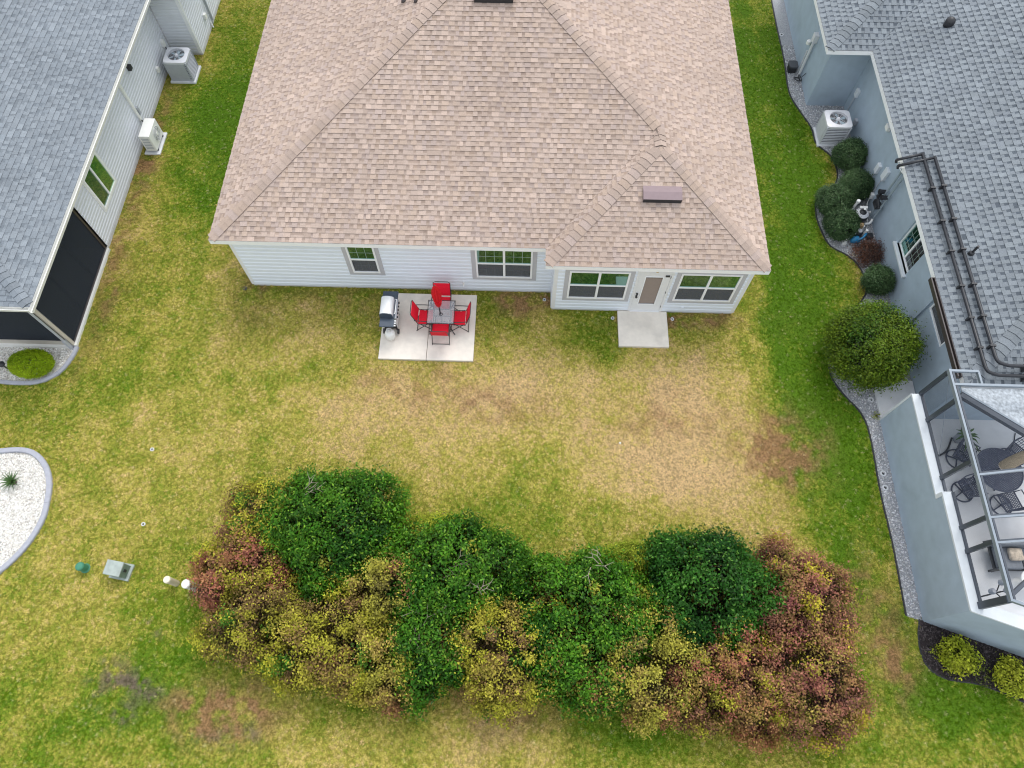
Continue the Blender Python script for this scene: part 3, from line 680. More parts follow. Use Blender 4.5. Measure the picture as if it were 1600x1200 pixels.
    b = MB(); wbox(b, g, 24.0, 24.16, .02, .12, .6, .8); obj('electrical_box', b, 'white_plastic', H, bevel=.008)
    b = MB(); b.tube([(-12.55, 24.6, 2.6), (-12.55, 24.6, .15)], .035, 8); b.tube([(-12.53, 24.45, 1.4), (-12.53, 24.45, .1)], .02, 6); obj('downspout', b, 'unit_gray', H)
    b = MB(); b.tube([(-12.55, 24.35, .25), (-12.5, 24.3, .05)], .03, 6); obj('drain_pipe', b, 'white_plastic', H)
mat('cream_trim', (.52, .48, .42), .6, var=.06, scale=5)
mat('siding_left2', (.66, .685, .73), .55, var=.02, scale=3, spec=.4)
glassmat('glass_green2', (.03, .07, .045), (.42, .60, .50), .40)
left_house()

# ------------------------------------------------------------------ right neighbour
GRAY2 = ((.215, .24, .262), (.098, .115, .135), (.06, .07, .08))
GT2 = [(1, 1, 1), (1.08, 1.08, 1.08), (.93, .93, .94), (1.04, 1.04, 1.05), (.96, .96, .98)]
def right_house():
    H = thing('house', 'blue-gray stucco house with gray roof, black roof pipes and walled lanai', 'house', (12, 9, 0))
    he, p = 2.76, .40; xw, yb, xbay, ys = 11.52, 20.34, 10.04, 7.95; k = math.sqrt(1+p*p); up = 8.0; yn = 27
    f = WM('-x', 11.82)
    W1 = (12.58, 13.78, 1.06, 2.44); W2 = (9.72, 11.04, 1.62, 2.52)
    w_ = MB(); a = 11.82
    def pierced(b, x0, x1, ya, yb_, z0, z1, ops):
        y = ya
        for o in sorted(ops):
            b.box(x0, y, z0, x1, o[0], z1); b.box(x0, o[0], z0, x1, o[1], o[2]); b.box(x0, o[0], o[3], x1, o[1], z1); y = o[1]
        b.box(x0, y, z0, x1, yb_, z1)
    pierced(w_, 11.82, 12.02, 11.08, 20.8, -.1, 2.68, [W1]); pierced(w_, 11.88, 12.02, 8.2, 11.08, -.1, 2.68, [W2])
    obj('wall', w_, 'stucco', H)
    b = MB(); b.box(10.42, 20.8, -.1, 12.02, 21.0, 2.72); b.box(10.42, 21.0, -.1, 10.62, 27, 2.72); obj('wall', b, 'stucco', H)
    b = MB(); b.box(12.02, 8.2, -.1, 19, 8.4, 2.68); obj('wall', b, 'stucco', H)
    fi = WM('-x', 11.93)
    window(H, fi, *W1, 1, 0, (3, 4), ('glass', 'glass_dark'), slider=True); window(H, WM('-x', 11.95), *W2, 1, 0, (4, 3), ('glass', 'glass_dark'))
    b = MB(); b.box(11.72, 12.50, .98, 11.93, 13.86, 1.06); obj('window_sill', b, 'stucco_cap', H, bevel=.01)
    # soffit, fascia, gutter
    b = MB(); b.prism([(xw+.03, ys+.03), (19, ys+.03), (19, yn), (xbay+.03, yn), (xbay+.03, yb+.03), (xw+.03, yb+.03)], he-.115, he-.1); obj('soffit', b, 'stucco_cap', H)
    b = MB(); t = .03
    b.box(xw-.005, ys, he-.16, xw+t, yb, he-.01); b.box(xbay, yb-.005, he-.16, xw, yb+t, he-.01); b.box(xbay, yb+t, he-.16, xbay+t, yn, he-.01); b.box(xw+t, ys, he-.16, 19, ys+t, he-.01)
    obj('fascia', b, 'white_vinyl', H)
    b = MB(); x0, x1 = xw-.13, xw-.008
    b.box(x0, 8.25, he-.14, x1, 11.32, he-.125); b.box(x0, 8.25, he-.125, x0+.035, 11.32, he+.005); b.box(x1-.02, 8.25, he-.125, x1, 11.32, he); b.box(x0+.035, 11.30, he-.125, x1-.02, 11.32, he); obj('gutter', b, 'bronze', H)
    b = MB(); b.box(x0+.036, 8.26, he-.124, x1-.021, 11.29, he-.10); obj('gutter_litter', b, 'soil', H)
    # roof
    rp = MB(); rp.box(xw+.3, ys+.3, he-.09, 19, yn, he-.05); R = obj('roof', rp, 'soil', H)
    r = random.Random(9); rf = Roof(R, 'shingle_gray', GRAY2, .200, ([.12, .14, .17], [.08, .09, .11]), 300, r, 91, GT2, .97)
    def P(x, y): return (xw, y, he)
    # main west face; valley (1,1) from (xw, yb), hip (1,1) from (xw, ys)
    rf.plane((xw, ys, he), (0, 1, 0), (1, 0, p), [(0, 0), (yb-ys, 0), (yb-ys+up, up*k), (up, up*k)])
    rf.plane((xw, ys, he), (1, 0, 0), (0, 1, p), [(0, 0), (up, 0), (up, up*k)])
    # bay: west face and south face
    rf.plane((xbay, yb, he), (0, 1, 0), (1, 0, p), [(0, 0), (yn-yb, 0), (yn-yb, 6*k), (6, 6*k)])
    d_ = xw-xbay
    rf.plane((xbay, yb, he), (1, 0, 0), (0, 1, p), [(0, 0), (d_, 0), (d_+6, 6*k), (6, 6*k)])
    rf.hip((xw, ys, he), (xw+up, ys+up, he+p*up), (0, -p, 1), (-p, 0, 1), .20, .20, skip=2); rf.hip((xbay, yb, he), (xbay+6, yb+6, he+p*6), (0, -p, 1), (-p, 0, 1), .18, .20)
    rf.finish()
    zz = lambda x: he+p*(x-xw)
    # vent hood and pipe
    b = MB(); x, y = 13.62, 20.6; z = zz(x); b.lathe(x, y, [(.15, z-.06), (.15, z+.14), (.13, z+.20), (.06, z+.25), (.01, z+.26)], 14); obj('roof_vent', b, 'black_metal', H, smooth=True)
    b = MB(); x, y = 12.43, 11.88; z = zz(x); b.lathe(x, y, [(.09, z-.05), (.07, z+.06), (.035, z+.09), (.035, z+.34)], 12); obj('vent_pipe', b, 'black_metal', H)
    # wall fittings
    b = MB(); b.tube([(10.34, 22.28, 1.65), (10.34, 22.28, .05)], .05, 8); b.tube([(10.35, 22.5, 1.0), (10.35, 22.5, .0)], .025, 6); b.box(10.26, 22.18, 1.55, 10.42, 22.40, 1.85); obj('conduit', b, 'concrete_gray', H)
    b = MB(); b.lathe(10.32, 22.62, [(.02, 1.18), (.085, 1.2), (.085, 1.32), (.02, 1.34)], 12); obj('meter', b, 'white_plastic', H)
    b = MB(); b.ring((10.28, 21.95, .25), .13, .015, 16, 6, (1, .3, .5)); b.ring((10.25, 22.1, .07), .12, .015, 16, 6, (.3, .2, 1)); b.tube([(10.4, 21.9, .5), (10.3, 21.95, .25), (10.2, 22.2, .06)], .014, 6); obj('hose', b, 'black_metal', H)
    def fit(name, y, z, wy, wz, dd=.10, m='stucco_cap'):
        b = MB(); b.box(11.82-dd, y-wy/2, z-wz/2, 11.82, y+wy/2, z+wz/2); obj(name, b, m, H, bevel=.008)
    fit('electrical_box', 20.33, 1.05, .2, .28); fit('flood_lamp', 17.54, 2.16, .22, .16, .12, 'white_plastic'); fit('disconnect_box', 19.45, .55, .16, .22, .1, 'unit_gray')
    fit('electrical_box', 16.78, 1.12, .2, .34); fit('timer_box', 16.25, 1.42, .24, .42); fit('junction_box', 16.2, .45, .16, .2, .12, 'white_plastic')
    for y, z0, z1 in ((20.33, .1, .95), (16.78, .05, .98), (16.25, .45, 1.22), (19.45, .1, .45)):
        b = MB(); b.tube([(11.77, y, z1), (11.77, y, z0)], .018, 6); obj('conduit', b, 'unit_gray', H)
    b = MB(); b.tube(smoothcurve([(11.76, 16.2, .4), (11.72, 16.05, .15), (11.62, 15.3, .08), (11.55, 15.1, .1), (11.5, 14.95, .12)], 4), .016, 6); obj('conduit', b, 'white_plastic', H)
    # solar pipes: risers, roof runs, clips
    for i, (yr_, xo, yo) in enumerate(((15.32, 12.22, 8.40), (15.55, 11.96, 8.17))):
        pts = [(11.70, yr_, .25), (11.70, yr_, 2.45), (11.62, yr_, 2.62), (11.36, yr_, 2.72), (11.34, yr_, 2.86), (11.45, yr_, zz(11.45)+.15)]
        b = MB(); b.tube(pts[:3], .035, 8); obj('riser_pipe', b, 'stucco_pipe', H)
        b = MB(); b.tube([(11.34, yr_, 2.7), (11.30, yr_, zz(11.3)+.12)], .04, 8); b.tube([(11.30, yr_, zz(11.3)+.13), (xo, yr_+.02, zz(xo)+.11)], .042, 8)
        b.tube([(xo, yr_+.05, zz(xo)+.11)]+smoothcurve([(xo, yo+.35, zz(xo)+.11), (xo+.04, yo+.10, zz(xo)+.11), (xo+.30, yo, zz(xo)+.09)], 5)+[(18, yo, he+p*(yo-ys)+.11)], .045, 8)
        pp = obj('roof_pipe', b, 'black_pipe', H, smooth=True)
        y = yr_-.55+i*-.2
        ys_ = [14.25, 13.05, 12.0, 10.85, 9.85, 8.95]
        for yc in ys_:
            b = MB(); b.box(xo-.075, yc-.025, zz(xo)-.02, xo+.075, yc+.025, zz(xo)+.165); obj('clip', b, 'black_metal', pp)
        for xc in (12.95, 14.2, 15.5):
            b = MB(); zc = he+p*(yo-ys); b.box(xc-.03, yo-.075, zc-.02, xc+.03, yo+.075, zc+.165); obj('clip', b, 'black_metal', pp)
    for y, z in ((15.72, 1.30), (15.45, 1.33)):
        b = MB(); b.tube([(11.70, y-.1, z), (11.55, y-.1, z)], .07, 10); b.tube([(11.55, y-.1, z), (11.50, y-.1, z)], .085, 10); obj('valve', b, 'black_metal', H)
    b = MB(); b.box(11.55, 15.35, .75, 11.72, 15.65, .92); b.tube([(11.63, 15.3, .85), (11.63, 15.75, 1.0)], .05, 8); b.tube([(11.6, 15.62, 1.05), (11.6, 15.62, 1.2)], .05, 8); obj('valve', b, 'black_metal', H)
    for y0, y1 in ((15.30, 15.38), (15.55, 15.60)):
        b = MB(); b.bar((11.36, y0, 2.74), (11.55, y0-.06, 2.55), .02, .02); b.bar((11.36, y0, 2.74), (11.70, y0+.04, 2.70), .02, .02); obj('pipe_bracket', b, 'white_plastic', H)
mat('stucco_pipe', (.30, .36, .40), .6); mat('black_pipe', (.022, .024, .03), .4, var=.15, scale=5)
right_house()

# ------------------------------------------------------------------ lanai: privacy wall, cage, furniture
def lanai():
    b = MB(); b.prism([(10.84, 8.2), (10.84, 2.55), (15.6, .95), (20, .95), (20, 8.2)], -.02, .06)
    tag(obj('lanai_floor', b, 'lanai_floor'), kind='structure')
    Wl = thing('privacy_wall', 'blue-gray stucco privacy wall with white cap around the lanai', 'wall', (10.7, 5, 0))
    th = .20
    b = MB(); b.box(10.66, 5.22, -.1, 10.66+th, 8.10, 1.82); b.box(10.66, 2.50, -.1, 10.66+th, 5.22, 2.09)
    obj('wall_panel', b, 'stucco', Wl)
    dx, dy = 4.80, -1.64; L = math.hypot(dx, dy); ux, uy = dx/L, dy/L; nx, ny = -uy, ux
    A0 = (10.66, 2.47); q = lambda s, t: (A0[0]+ux*s+nx*t, A0[1]+uy*s+ny*t)
    b = MB(); b.prism([q(0, 0), q(L, 0), q(L, .2), (10.86, q(0.0, .2)[1]+.02), (10.66, 2.50)], -.1, 2.09); obj('wall_panel', b, 'stucco', Wl)
    b = MB(); b.box(10.63, 5.22, 1.82, 10.89, 8.13, 1.88); obj('wall_cap', b, 'stucco_cap', Wl, bevel=.008)
    b = MB(); b.prism([(10.63, 5.32), (10.63, 2.48), q(0.0, -.03), q(L, -.03), q(L, .23), (10.89, 2.68), (10.89, 5.32)], 2.09, 2.16); obj('wall_cap', b, 'stucco_cap', Wl, bevel=.008)
    b = MB(); b.box(10.63, 5.22, 1.88, 10.89, 5.32, 2.09); obj('wall_cap', b, 'stucco_cap', Wl)
    b = MB(); b.box(10.64, 8.10, 0, 10.88, 8.16, 1.82); obj('end_trim', b, 'stucco_cap', Wl)
    # concrete pad at the lanai door
    b = MB(); b.prism([(10.66, 8.17), (11.86, 8.17), (11.86, 9.42), (11.0, 9.42), (10.68, 9.2)], -.05, .09); tag(obj('door_pad', b, 'concrete_gray', bevel=.01), 'pale concrete pad between the privacy wall and the large round bush', 'pad')
    # cage
    C = thing('pool_cage', 'aluminium framed screen cage standing on the privacy wall', 'screen cage', (10.85, 5, 0))
    X, Z = 10.86, 3.25
    def beam(p0, p1, w_=.06, h=.10, m='aluminium_dark', name='beam'): b = MB(); b.bar(p0, p1, w_, h); return obj(name, b, m, C)
    def post(y, z0, m='aluminium_dark', x=X): b = MB(); b.box(x-.035, y-.05, z0, x+.035, y+.05, Z-.05); o = obj('post', b, m, C); return o
    beam((X, 8.18, Z), (X, 2.52, Z), .055, .11, 'aluminium_light'); beam((X+.075, 8.18, Z-.03), (X+.075, 2.52, Z-.03), .05, .14, 'aluminium_dark')
    post(8.13, 1.88); post(7.35, 1.88); post(5.76, 1.88); post(4.40, 2.16); post(3.83, 2.16)
    b = MB(); b.box(X-.05, 2.50, 2.16, X+.06, 2.66, Z-.05); obj('post', b, 'aluminium_dark', C)
    beam((X+.02, 8.1, 1.905), (X+.02, 5.36, 1.905), .06, .05); beam((X+.02, 5.3, 2.185), (X+.02, 2.6, 2.185), .06, .05)
    beam((X, 8.14, Z+.01), (11.58, 8.14, Z+.01), .06, .08, 'aluminium_light'); beam((11.58, 8.14, Z), (11.58, 7.78, Z), .05, .08, 'aluminium_light')
    beam((X, 7.76, Z+.01), (17, 7.76, Z+.01), .06, .08, 'aluminium_light')
    for y0, y1 in ((5.40, 6.02), (4.38, 4.82), (3.80, 4.26)):
        beam((X, y0, Z), (X+4.5, y1, Z), .045, .09, 'aluminium_light'); beam((X+.02, y0+.045, Z-.03), (X+4.5, y1+.045, Z-.03), .04, .12)
    beam((X, 2.55, Z), (X+5, .85, Z), .06, .10, 'aluminium_light'); beam((X, 2.62, Z-.02), (X+4, 5.6, Z-.02), .08, .1)
    # diagonal gutter beam and the roof panel behind it
    beam((11.35, 7.74, 2.72), (14.6, 5.30, 2.72), .16, .12); beam((11.37, 7.83, 2.78), (14.6, 5.41, 2.78), .05, .03, 'aluminium_light')
    b = MB(); b.prism([(11.40, 7.80), (14.6, 5.42), (14.6, 7.93), (11.42, 7.93)], 2.70, 2.735); obj('pan_roof', b, 'pan_roof', C)
    # wire brace
    b = MB(); b.tube([(X+.06, 8.02, 3.1), (X+.06, 6.35, 1.95)], .006, 5); obj('brace_wire', b, 'aluminium_light', C)
    # screens
    for y0, y1, z0 in ((7.40, 8.08, 1.93), (5.81, 7.30, 1.93), (4.45, 5.30, 2.21), (3.88, 4.35, 2.21), (2.66, 3.78, 2.21)):
        b = MB(); b.box(X+.01, y0, z0, X+.013, y1, Z-.06); obj('screen_panel', b, 'screen_cage_side', C)
    def rs(pts): b = MB(); b.face([(x, y, Z+.02) for x, y in pts]); obj('screen_panel', b, 'screen_cage', C)
    rs([(10.9, 8.1), (11.55, 8.1), (11.55, 7.8), (10.9, 7.8)]); rs([(10.9, 7.72), (15.3, 7.72), (15.3, 6.05), (10.9, 5.44)])
    rs([(10.9, 5.36), (15.3, 5.97), (15.3, 4.85), (10.9, 4.42)]); rs([(10.9, 4.34), (15.3, 4.77), (15.3, 4.3), (10.9, 3.84)]); rs([(10.9, 3.76), (15.3, 4.22), (15.3, 1.1), (10.9, 2.6)])
    # lower ledge inside the wall
    b = MB(); b.box(10.90, 5.4, .06, 11.02, 8.0, .9); obj('inner_ledge', b, 'lanai_floor', Wl)
    # hose on the floor
    for nm, pts, lab in (('garden_hose', [(11.55, 7.55, .09), (11.55, 7.2, .09), (11.75, 6.95, .09), (12.3, 7.15, .09), (12.6, 7.6, .09)], 'thick dark hose lying on the lanai floor'),
                         ('cable', [(13.0, 8.0, .07), (12.95, 7.7, .07), (13.1, 7.35, .07), (13.7, 7.15, .07), (14.25, 7.35, .07), (14.5, 7.8, .07)], 'thin gray cable looped on the lanai floor')):
        b = MB(); b.tube(smoothcurve(pts, 6), .025 if nm == 'garden_hose' else .014, 6); tag(obj(nm, b, 'black_metal', smooth=True), lab, nm.split('_')[-1])
lanai()
def leafmesh(name, P, Nn, ln, wd, C, m, parent=None, fold=.25):
    n = len(P); Nn = Nn/np.linalg.norm(Nn, axis=1, keepdims=True)
    t = NP.normal(size=(n, 3)); t -= Nn*(t*Nn).sum(1, keepdims=True); t /= np.linalg.norm(t, axis=1, keepdims=True); b = np.cross(Nn, t)
    ln = np.asarray(ln).reshape(-1, 1)*np.ones((n, 1)); wd = np.asarray(wd).reshape(-1, 1)*np.ones((n, 1))
    V = np.stack([P-t*ln*.5, P+b*wd*.5+Nn*wd*fold, P+t*ln*.5-Nn*ln*.12, P-b*wd*.5+Nn*wd*fold], 1).reshape(-1, 3)
    off = np.array(rootloc(parent)) if parent else np.zeros(3)
    me = bpy.data.meshes.new(name); me.vertices.add(4*n); me.vertices.foreach_set('co', (V-off).astype(np.float32).ravel())
    me.loops.add(4*n); me.loops.foreach_set('vertex_index', np.arange(4*n, dtype=np.int32)); me.polygons.add(n); me.polygons.foreach_set('loop_start', np.arange(0, 4*n, 4, dtype=np.int32))
    at = me.color_attributes.new('tint', 'FLOAT_COLOR', 'POINT'); at.data.foreach_set('color', np.repeat(np.concatenate([np.clip(C, 0, 1), np.ones((n, 1))], 1), 4, axis=0).astype(np.float32).ravel())
    me.materials.append(MATS[m]); me.update(); me.validate(); o = bpy.data.objects.new(name, me); COL.objects.link(o); o.parent = parent
    return o
def stems(name, parent, cx, cy, h, spread, n, r0, seed, m='bark', z0=-.03):
    rr = random.Random(seed); b = MB()
    for i in range(n):
        an = 2*math.pi*(i+rr.random()*.6)/n; pts = []; q = rr.uniform(.55, 1.0); k = 5
        for j in range(k+1):
            t = j/k; pts.append((cx+math.cos(an)*spread[0]*q*t**1.3+rr.uniform(-.03, .03)*t, cy+math.sin(an)*spread[1]*q*t**1.3+rr.uniform(-.03, .03)*t, z0+h*t))
        b.tube(pts, [r0*(1-.75*j/k) for j in range(k+1)], 5)
        for e in range(2):
            j = rr.randint(2, k-1); p0 = Vector(pts[j]); dv = Vector((rr.uniform(-1, 1), rr.uniform(-1, 1), rr.uniform(.3, 1))).normalized()*h*.3
            b.tube([p0, p0+dv*.5, p0+dv+Vector((0, 0, .05))], [r0*.4, r0*.25, r0*.1], 4)
    return obj(name, b, m, parent)

# ------------------------------------------------------------------ shrubs
def shrub(name, label, cat, cx, cy, rx, ry, h, pal, nclump, per, leaf, seed, group=None, m='leaf', flat=.55, rough=.16, upright=.5, clr=.13, gaps=0.0, core=.25, trim=False, rot=0, stemn=6):
    r = np.random.default_rng(seed); T = thing(name, label, cat, (cx, cy, 0), group)
    zc = h*flat; cr, sr_ = math.cos(rot), math.sin(rot)
    # clump centres over an uneven dome (upper part of an ellipsoid, full sides)
    u = r.uniform(-.48, 1, nclump); an = r.uniform(0, 2*math.pi, nclump); q = np.sqrt(np.clip(1-u*u, 0, 1))
    lob = 1+rough*np.sin(an*3+seed)*.5+rough*np.sin(an*5+seed*2.3)*.4+np.clip(r.normal(0, rough*.32, nclump), -.2, .09)
    dx, dy, dz = q*np.cos(an)*lob, q*np.sin(an)*lob, u*(1+r.normal(0, rough*.35, nclump))
    lx, ly = dx*rx, dy*ry
    cxs = cx+lx*cr-ly*sr_; cys = cy+lx*sr_+ly*cr; czs = zc+dz*np.where(dz > 0, h-zc, zc*.92)
    outn = np.stack([dx*cr/rx-dy*sr_/ry, dx*sr_/rx+dy*cr/ry, np.clip(dz, -.3, 1)/max(h-zc, .1)], -1); outn /= np.linalg.norm(outn, axis=1, keepdims=True)
    keep = r.random(nclump) > gaps; Cc = np.stack([cxs, cys, np.clip(czs, .08, None)], -1)[keep]; outn = outn[keep]; nc = len(Cc)
    # clump colours: palette picked by smooth noise + chance
    pn = pal['n']; base = np.array(pal['c']); f = fbm(Cc[:, 0]+seed, Cc[:, 1], pal.get('sc', 1.2), seed, 3)+r.normal(0, .07, nc)
    fs = np.clip((f-.28)/.44, 0, .999)*(len(base)-1); i0 = fs.astype(int); fr = (fs-i0)[:, None]; cc = base[i0]*(1-fr)+base[np.minimum(i0+1, len(base)-1)]*fr
    cc *= r.uniform(1-pal.get('cv', .22), 1+pal.get('cv', .22), (nc, 1))
    if 'alt' in pal: am = fbm(Cc[:, 0]*1.0+seed*3, Cc[:, 1], 2.2, seed+5, 2)+r.normal(0, .05, nc) > np.quantile(fbm(Cc[:, 0]+seed*3, Cc[:, 1], 2.2, seed+5, 2), 1-pal['altp']); cc = np.where(am[:, None], np.array(pal['alt'])*r.uniform(.75, 1.2, (nc, 1)), cc)
    k = r.poisson(per, nc); idx = np.repeat(np.arange(nc), k); n = len(idx)
    g = r.normal(0, 1, (n, 3))*clr*r.uniform(.7, 1.3, nc)[idx][:, None]; g[:, 2] *= 1+upright
    if trim: g *= .5
    P = Cc[idx]+g; P[:, 2] = np.clip(P[:, 2], .03, None)
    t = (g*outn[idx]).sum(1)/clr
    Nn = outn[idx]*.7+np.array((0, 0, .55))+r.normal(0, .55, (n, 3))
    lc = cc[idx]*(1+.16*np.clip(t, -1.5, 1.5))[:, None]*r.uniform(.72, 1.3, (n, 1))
    if 'tip' in pal:
        tp = (r.random(n) < pal['tipp'])*(t > .2); lc = np.where(tp[:, None], np.array(pal['tip'])*r.uniform(.7, 1.2, (n, 1)), lc)
    # interior fill
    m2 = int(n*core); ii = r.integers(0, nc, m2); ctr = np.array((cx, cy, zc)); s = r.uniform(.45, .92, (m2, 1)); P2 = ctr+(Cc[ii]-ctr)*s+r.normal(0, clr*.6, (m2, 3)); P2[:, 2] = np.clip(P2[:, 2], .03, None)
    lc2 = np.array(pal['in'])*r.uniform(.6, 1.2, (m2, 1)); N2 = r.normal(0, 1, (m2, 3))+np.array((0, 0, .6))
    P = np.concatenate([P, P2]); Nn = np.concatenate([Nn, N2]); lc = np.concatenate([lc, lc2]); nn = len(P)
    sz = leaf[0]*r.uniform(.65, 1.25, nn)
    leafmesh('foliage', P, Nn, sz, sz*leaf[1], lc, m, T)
    stems('stem', T, cx, cy, h*.82, (rx*.7, ry*.7), stemn, .03 if h > 1 else .015, seed)
    return T
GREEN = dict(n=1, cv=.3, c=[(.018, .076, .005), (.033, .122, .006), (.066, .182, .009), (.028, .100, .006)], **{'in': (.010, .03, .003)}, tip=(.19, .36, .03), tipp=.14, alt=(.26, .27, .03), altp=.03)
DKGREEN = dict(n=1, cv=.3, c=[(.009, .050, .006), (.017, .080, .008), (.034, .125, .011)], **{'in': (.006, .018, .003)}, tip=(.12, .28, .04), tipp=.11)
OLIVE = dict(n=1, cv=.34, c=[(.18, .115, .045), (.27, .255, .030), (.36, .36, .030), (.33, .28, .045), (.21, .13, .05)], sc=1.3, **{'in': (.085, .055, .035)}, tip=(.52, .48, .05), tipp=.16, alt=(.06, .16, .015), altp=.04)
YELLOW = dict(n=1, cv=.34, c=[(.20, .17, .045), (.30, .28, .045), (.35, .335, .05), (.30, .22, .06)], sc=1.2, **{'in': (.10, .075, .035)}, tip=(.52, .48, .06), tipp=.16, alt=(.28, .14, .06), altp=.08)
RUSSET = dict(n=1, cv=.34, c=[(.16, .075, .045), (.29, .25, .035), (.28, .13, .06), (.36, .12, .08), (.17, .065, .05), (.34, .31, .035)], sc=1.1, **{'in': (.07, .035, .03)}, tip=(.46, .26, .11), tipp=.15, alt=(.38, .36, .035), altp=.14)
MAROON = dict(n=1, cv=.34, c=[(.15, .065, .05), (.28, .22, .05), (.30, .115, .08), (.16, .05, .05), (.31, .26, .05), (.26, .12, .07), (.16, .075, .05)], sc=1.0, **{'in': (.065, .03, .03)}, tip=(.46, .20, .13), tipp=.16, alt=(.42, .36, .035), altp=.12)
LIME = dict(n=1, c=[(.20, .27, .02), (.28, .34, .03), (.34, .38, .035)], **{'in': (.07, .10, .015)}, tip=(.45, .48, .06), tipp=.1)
def hedge():
    G = 'shrubs in the mixed hedge on the back lawn'
    S = [  # label, x, y, rx, ry, h, palette, leaf
        ('large rounded deep-green glossy shrub next to the russet shrubs by the pipe posts', -4.72, 4.25, 1.72, 1.45, 2.05, GREEN, 'g', 0),
        ('sprawling mid-green shrub with bare twigs on top, between two olive shrubs', -1.60, 3.20, 1.70, 1.30, 1.95, GREEN, 'g', .10),
        ('narrow bright-green shrub squeezed between yellow-olive shrubs on the outer side of the hedge', -2.0, 1.55, .90, 1.25, 1.75, GREEN, 'g', .05),
        ('tan-green thinning shrub at the hedge end beside the deep-green shrub', -6.55, 4.20, 1.15, 1.20, 1.55, OLIVE, 'o', .18),
        ('dusky russet shrub leaning over the white pipe post', -6.92, 3.2, 1.15, 1.05, 1.65, RUSSET, 'o', .10),
        ('olive shrub with brown gaps below the russet shrub', -6.2, 1.95, 1.30, 1.10, 1.55, OLIVE, 'o', .14),
        ('broad olive shrub with dead brown sprays in the hedge middle', -4.5, 1.55, 1.50, 1.25, 1.65, OLIVE, 'o', .10),
        ('golden-olive shrub crown rising between two green shrubs', -3.15, 2.70, 1.0, .85, 1.85, YELLOW, 'o', .06),
        ('low yellow-olive shrub on the hedge edge facing open lawn', -3.15, 1.12, 1.35, .95, 1.4, YELLOW, 'o', .10),
        ('tan-olive shrub with pinkish tips between two green shrubs', -.05, 1.48, 1.72, 1.25, 1.70, OLIVE, 'o', .08),
        ('tall glossy green shrub with a pale twig patch, mid hedge', 1.72, 2.05, 1.62, 1.72, 2.0, GREEN, 'g', .04),
        ('low yellow-green clipped shrub behind the two deep-green shrubs', 3.25, 3.75, .95, .40, .85, LIME, 's', 0),
        ('darkest green dense shrub next to the red shrub', 4.85, 2.95, 1.50, 1.30, 2.1, DKGREEN, 'g', 0),
        ('pinkish red shrub at the hedge corner beside the dark green shrub', 7.10, 2.80, 1.25, 1.25, 1.75, MAROON, 'o', .06),
        ('bright yellow-olive shrub bulging from the hedge toward open lawn', 3.15, 1.25, 1.70, 1.38, 1.65, YELLOW, 'o', .08),
        ('russet and olive shrub between the yellow-olive and maroon shrubs', 5.15, .95, 1.30, 1.30, 1.70, RUSSET, 'o', .08),
        ('maroon shrub with golden sprays at the hedge corner facing the mulch bed', 7.0, 1.05, 1.35, 1.35, 1.75, MAROON, 'o', .08)]
    for i, (lab, x, y, rx, ry, h, pal, lk, gp) in enumerate(S):
        area = (rx*ry)**.5*h*7
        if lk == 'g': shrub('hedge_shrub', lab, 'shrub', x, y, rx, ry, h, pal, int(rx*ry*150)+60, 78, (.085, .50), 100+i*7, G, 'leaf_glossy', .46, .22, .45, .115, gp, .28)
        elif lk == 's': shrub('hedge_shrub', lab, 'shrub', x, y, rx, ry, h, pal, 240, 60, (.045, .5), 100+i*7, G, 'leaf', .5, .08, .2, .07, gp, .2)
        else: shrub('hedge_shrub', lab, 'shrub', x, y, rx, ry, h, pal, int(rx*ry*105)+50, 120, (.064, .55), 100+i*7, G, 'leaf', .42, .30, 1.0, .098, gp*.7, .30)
    # low yellow-green strip behind the green shrubs
    shrub('hedge_shrub', 'low lime-green clipped shrub edging the sprawling mid-green shrub', 'shrub', -1.75, 4.35, 1.2, .35, .75, LIME, 240, 60, (.045, .5), 311, G, 'leaf', .5, .08, .2, .07, 0, .2, rot=-.18)
    # bare branches showing on the crowns
    par = [o for o in COL.objects if o.name.startswith('hedge_shrub')]
    rr = random.Random(12)
    for T, (tx, ty, tz) in ((par[1], (-1.3, 3.1, 1.95)), (par[1], (-.9, 2.75, 1.9)), (par[10], (2.0, 3.35, 2.05)), (par[0], (-5.2, 4.9, 2.1)), (par[2], (-2.1, 1.9, 1.75))):
        b = MB()
        for i in range(5):
            a = rr.uniform(0, 6.28); l = rr.uniform(.25, .55); p0 = Vector((tx+rr.uniform(-.2, .2), ty+rr.uniform(-.2, .2), tz-.12)); p1 = p0+Vector((math.cos(a)*l*.5, math.sin(a)*l*.5, .14)); p2 = p0+Vector((math.cos(a+.3)*l, math.sin(a+.3)*l, .16))
            b.tube([p0, p1, p2], [.012, .009, .004], 5); b.tube([p1, p1+Vector((math.cos(a-.7)*l*.4, math.sin(a-.7)*l*.4, .05))], [.008, .003], 4)
        obj('bare_branch', b, 'twig', T)
hedge()
BALL = dict(n=1, c=[(.035, .070, .028), (.055, .105, .040), (.080, .140, .055)], **{'in': (.014, .026, .012)}, tip=(.15, .22, .10), tipp=.10)
BUSH = dict(n=1, cv=.3, c=[(.035, .085, .008), (.065, .125, .009), (.12, .18, .012), (.055, .11, .009)], **{'in': (.012, .022, .005)}, tip=(.17, .24, .022), tipp=.11)
DEAD = dict(n=1, c=[(.13, .055, .035), (.18, .085, .055), (.11, .06, .045)], **{'in': (.06, .035, .03)})
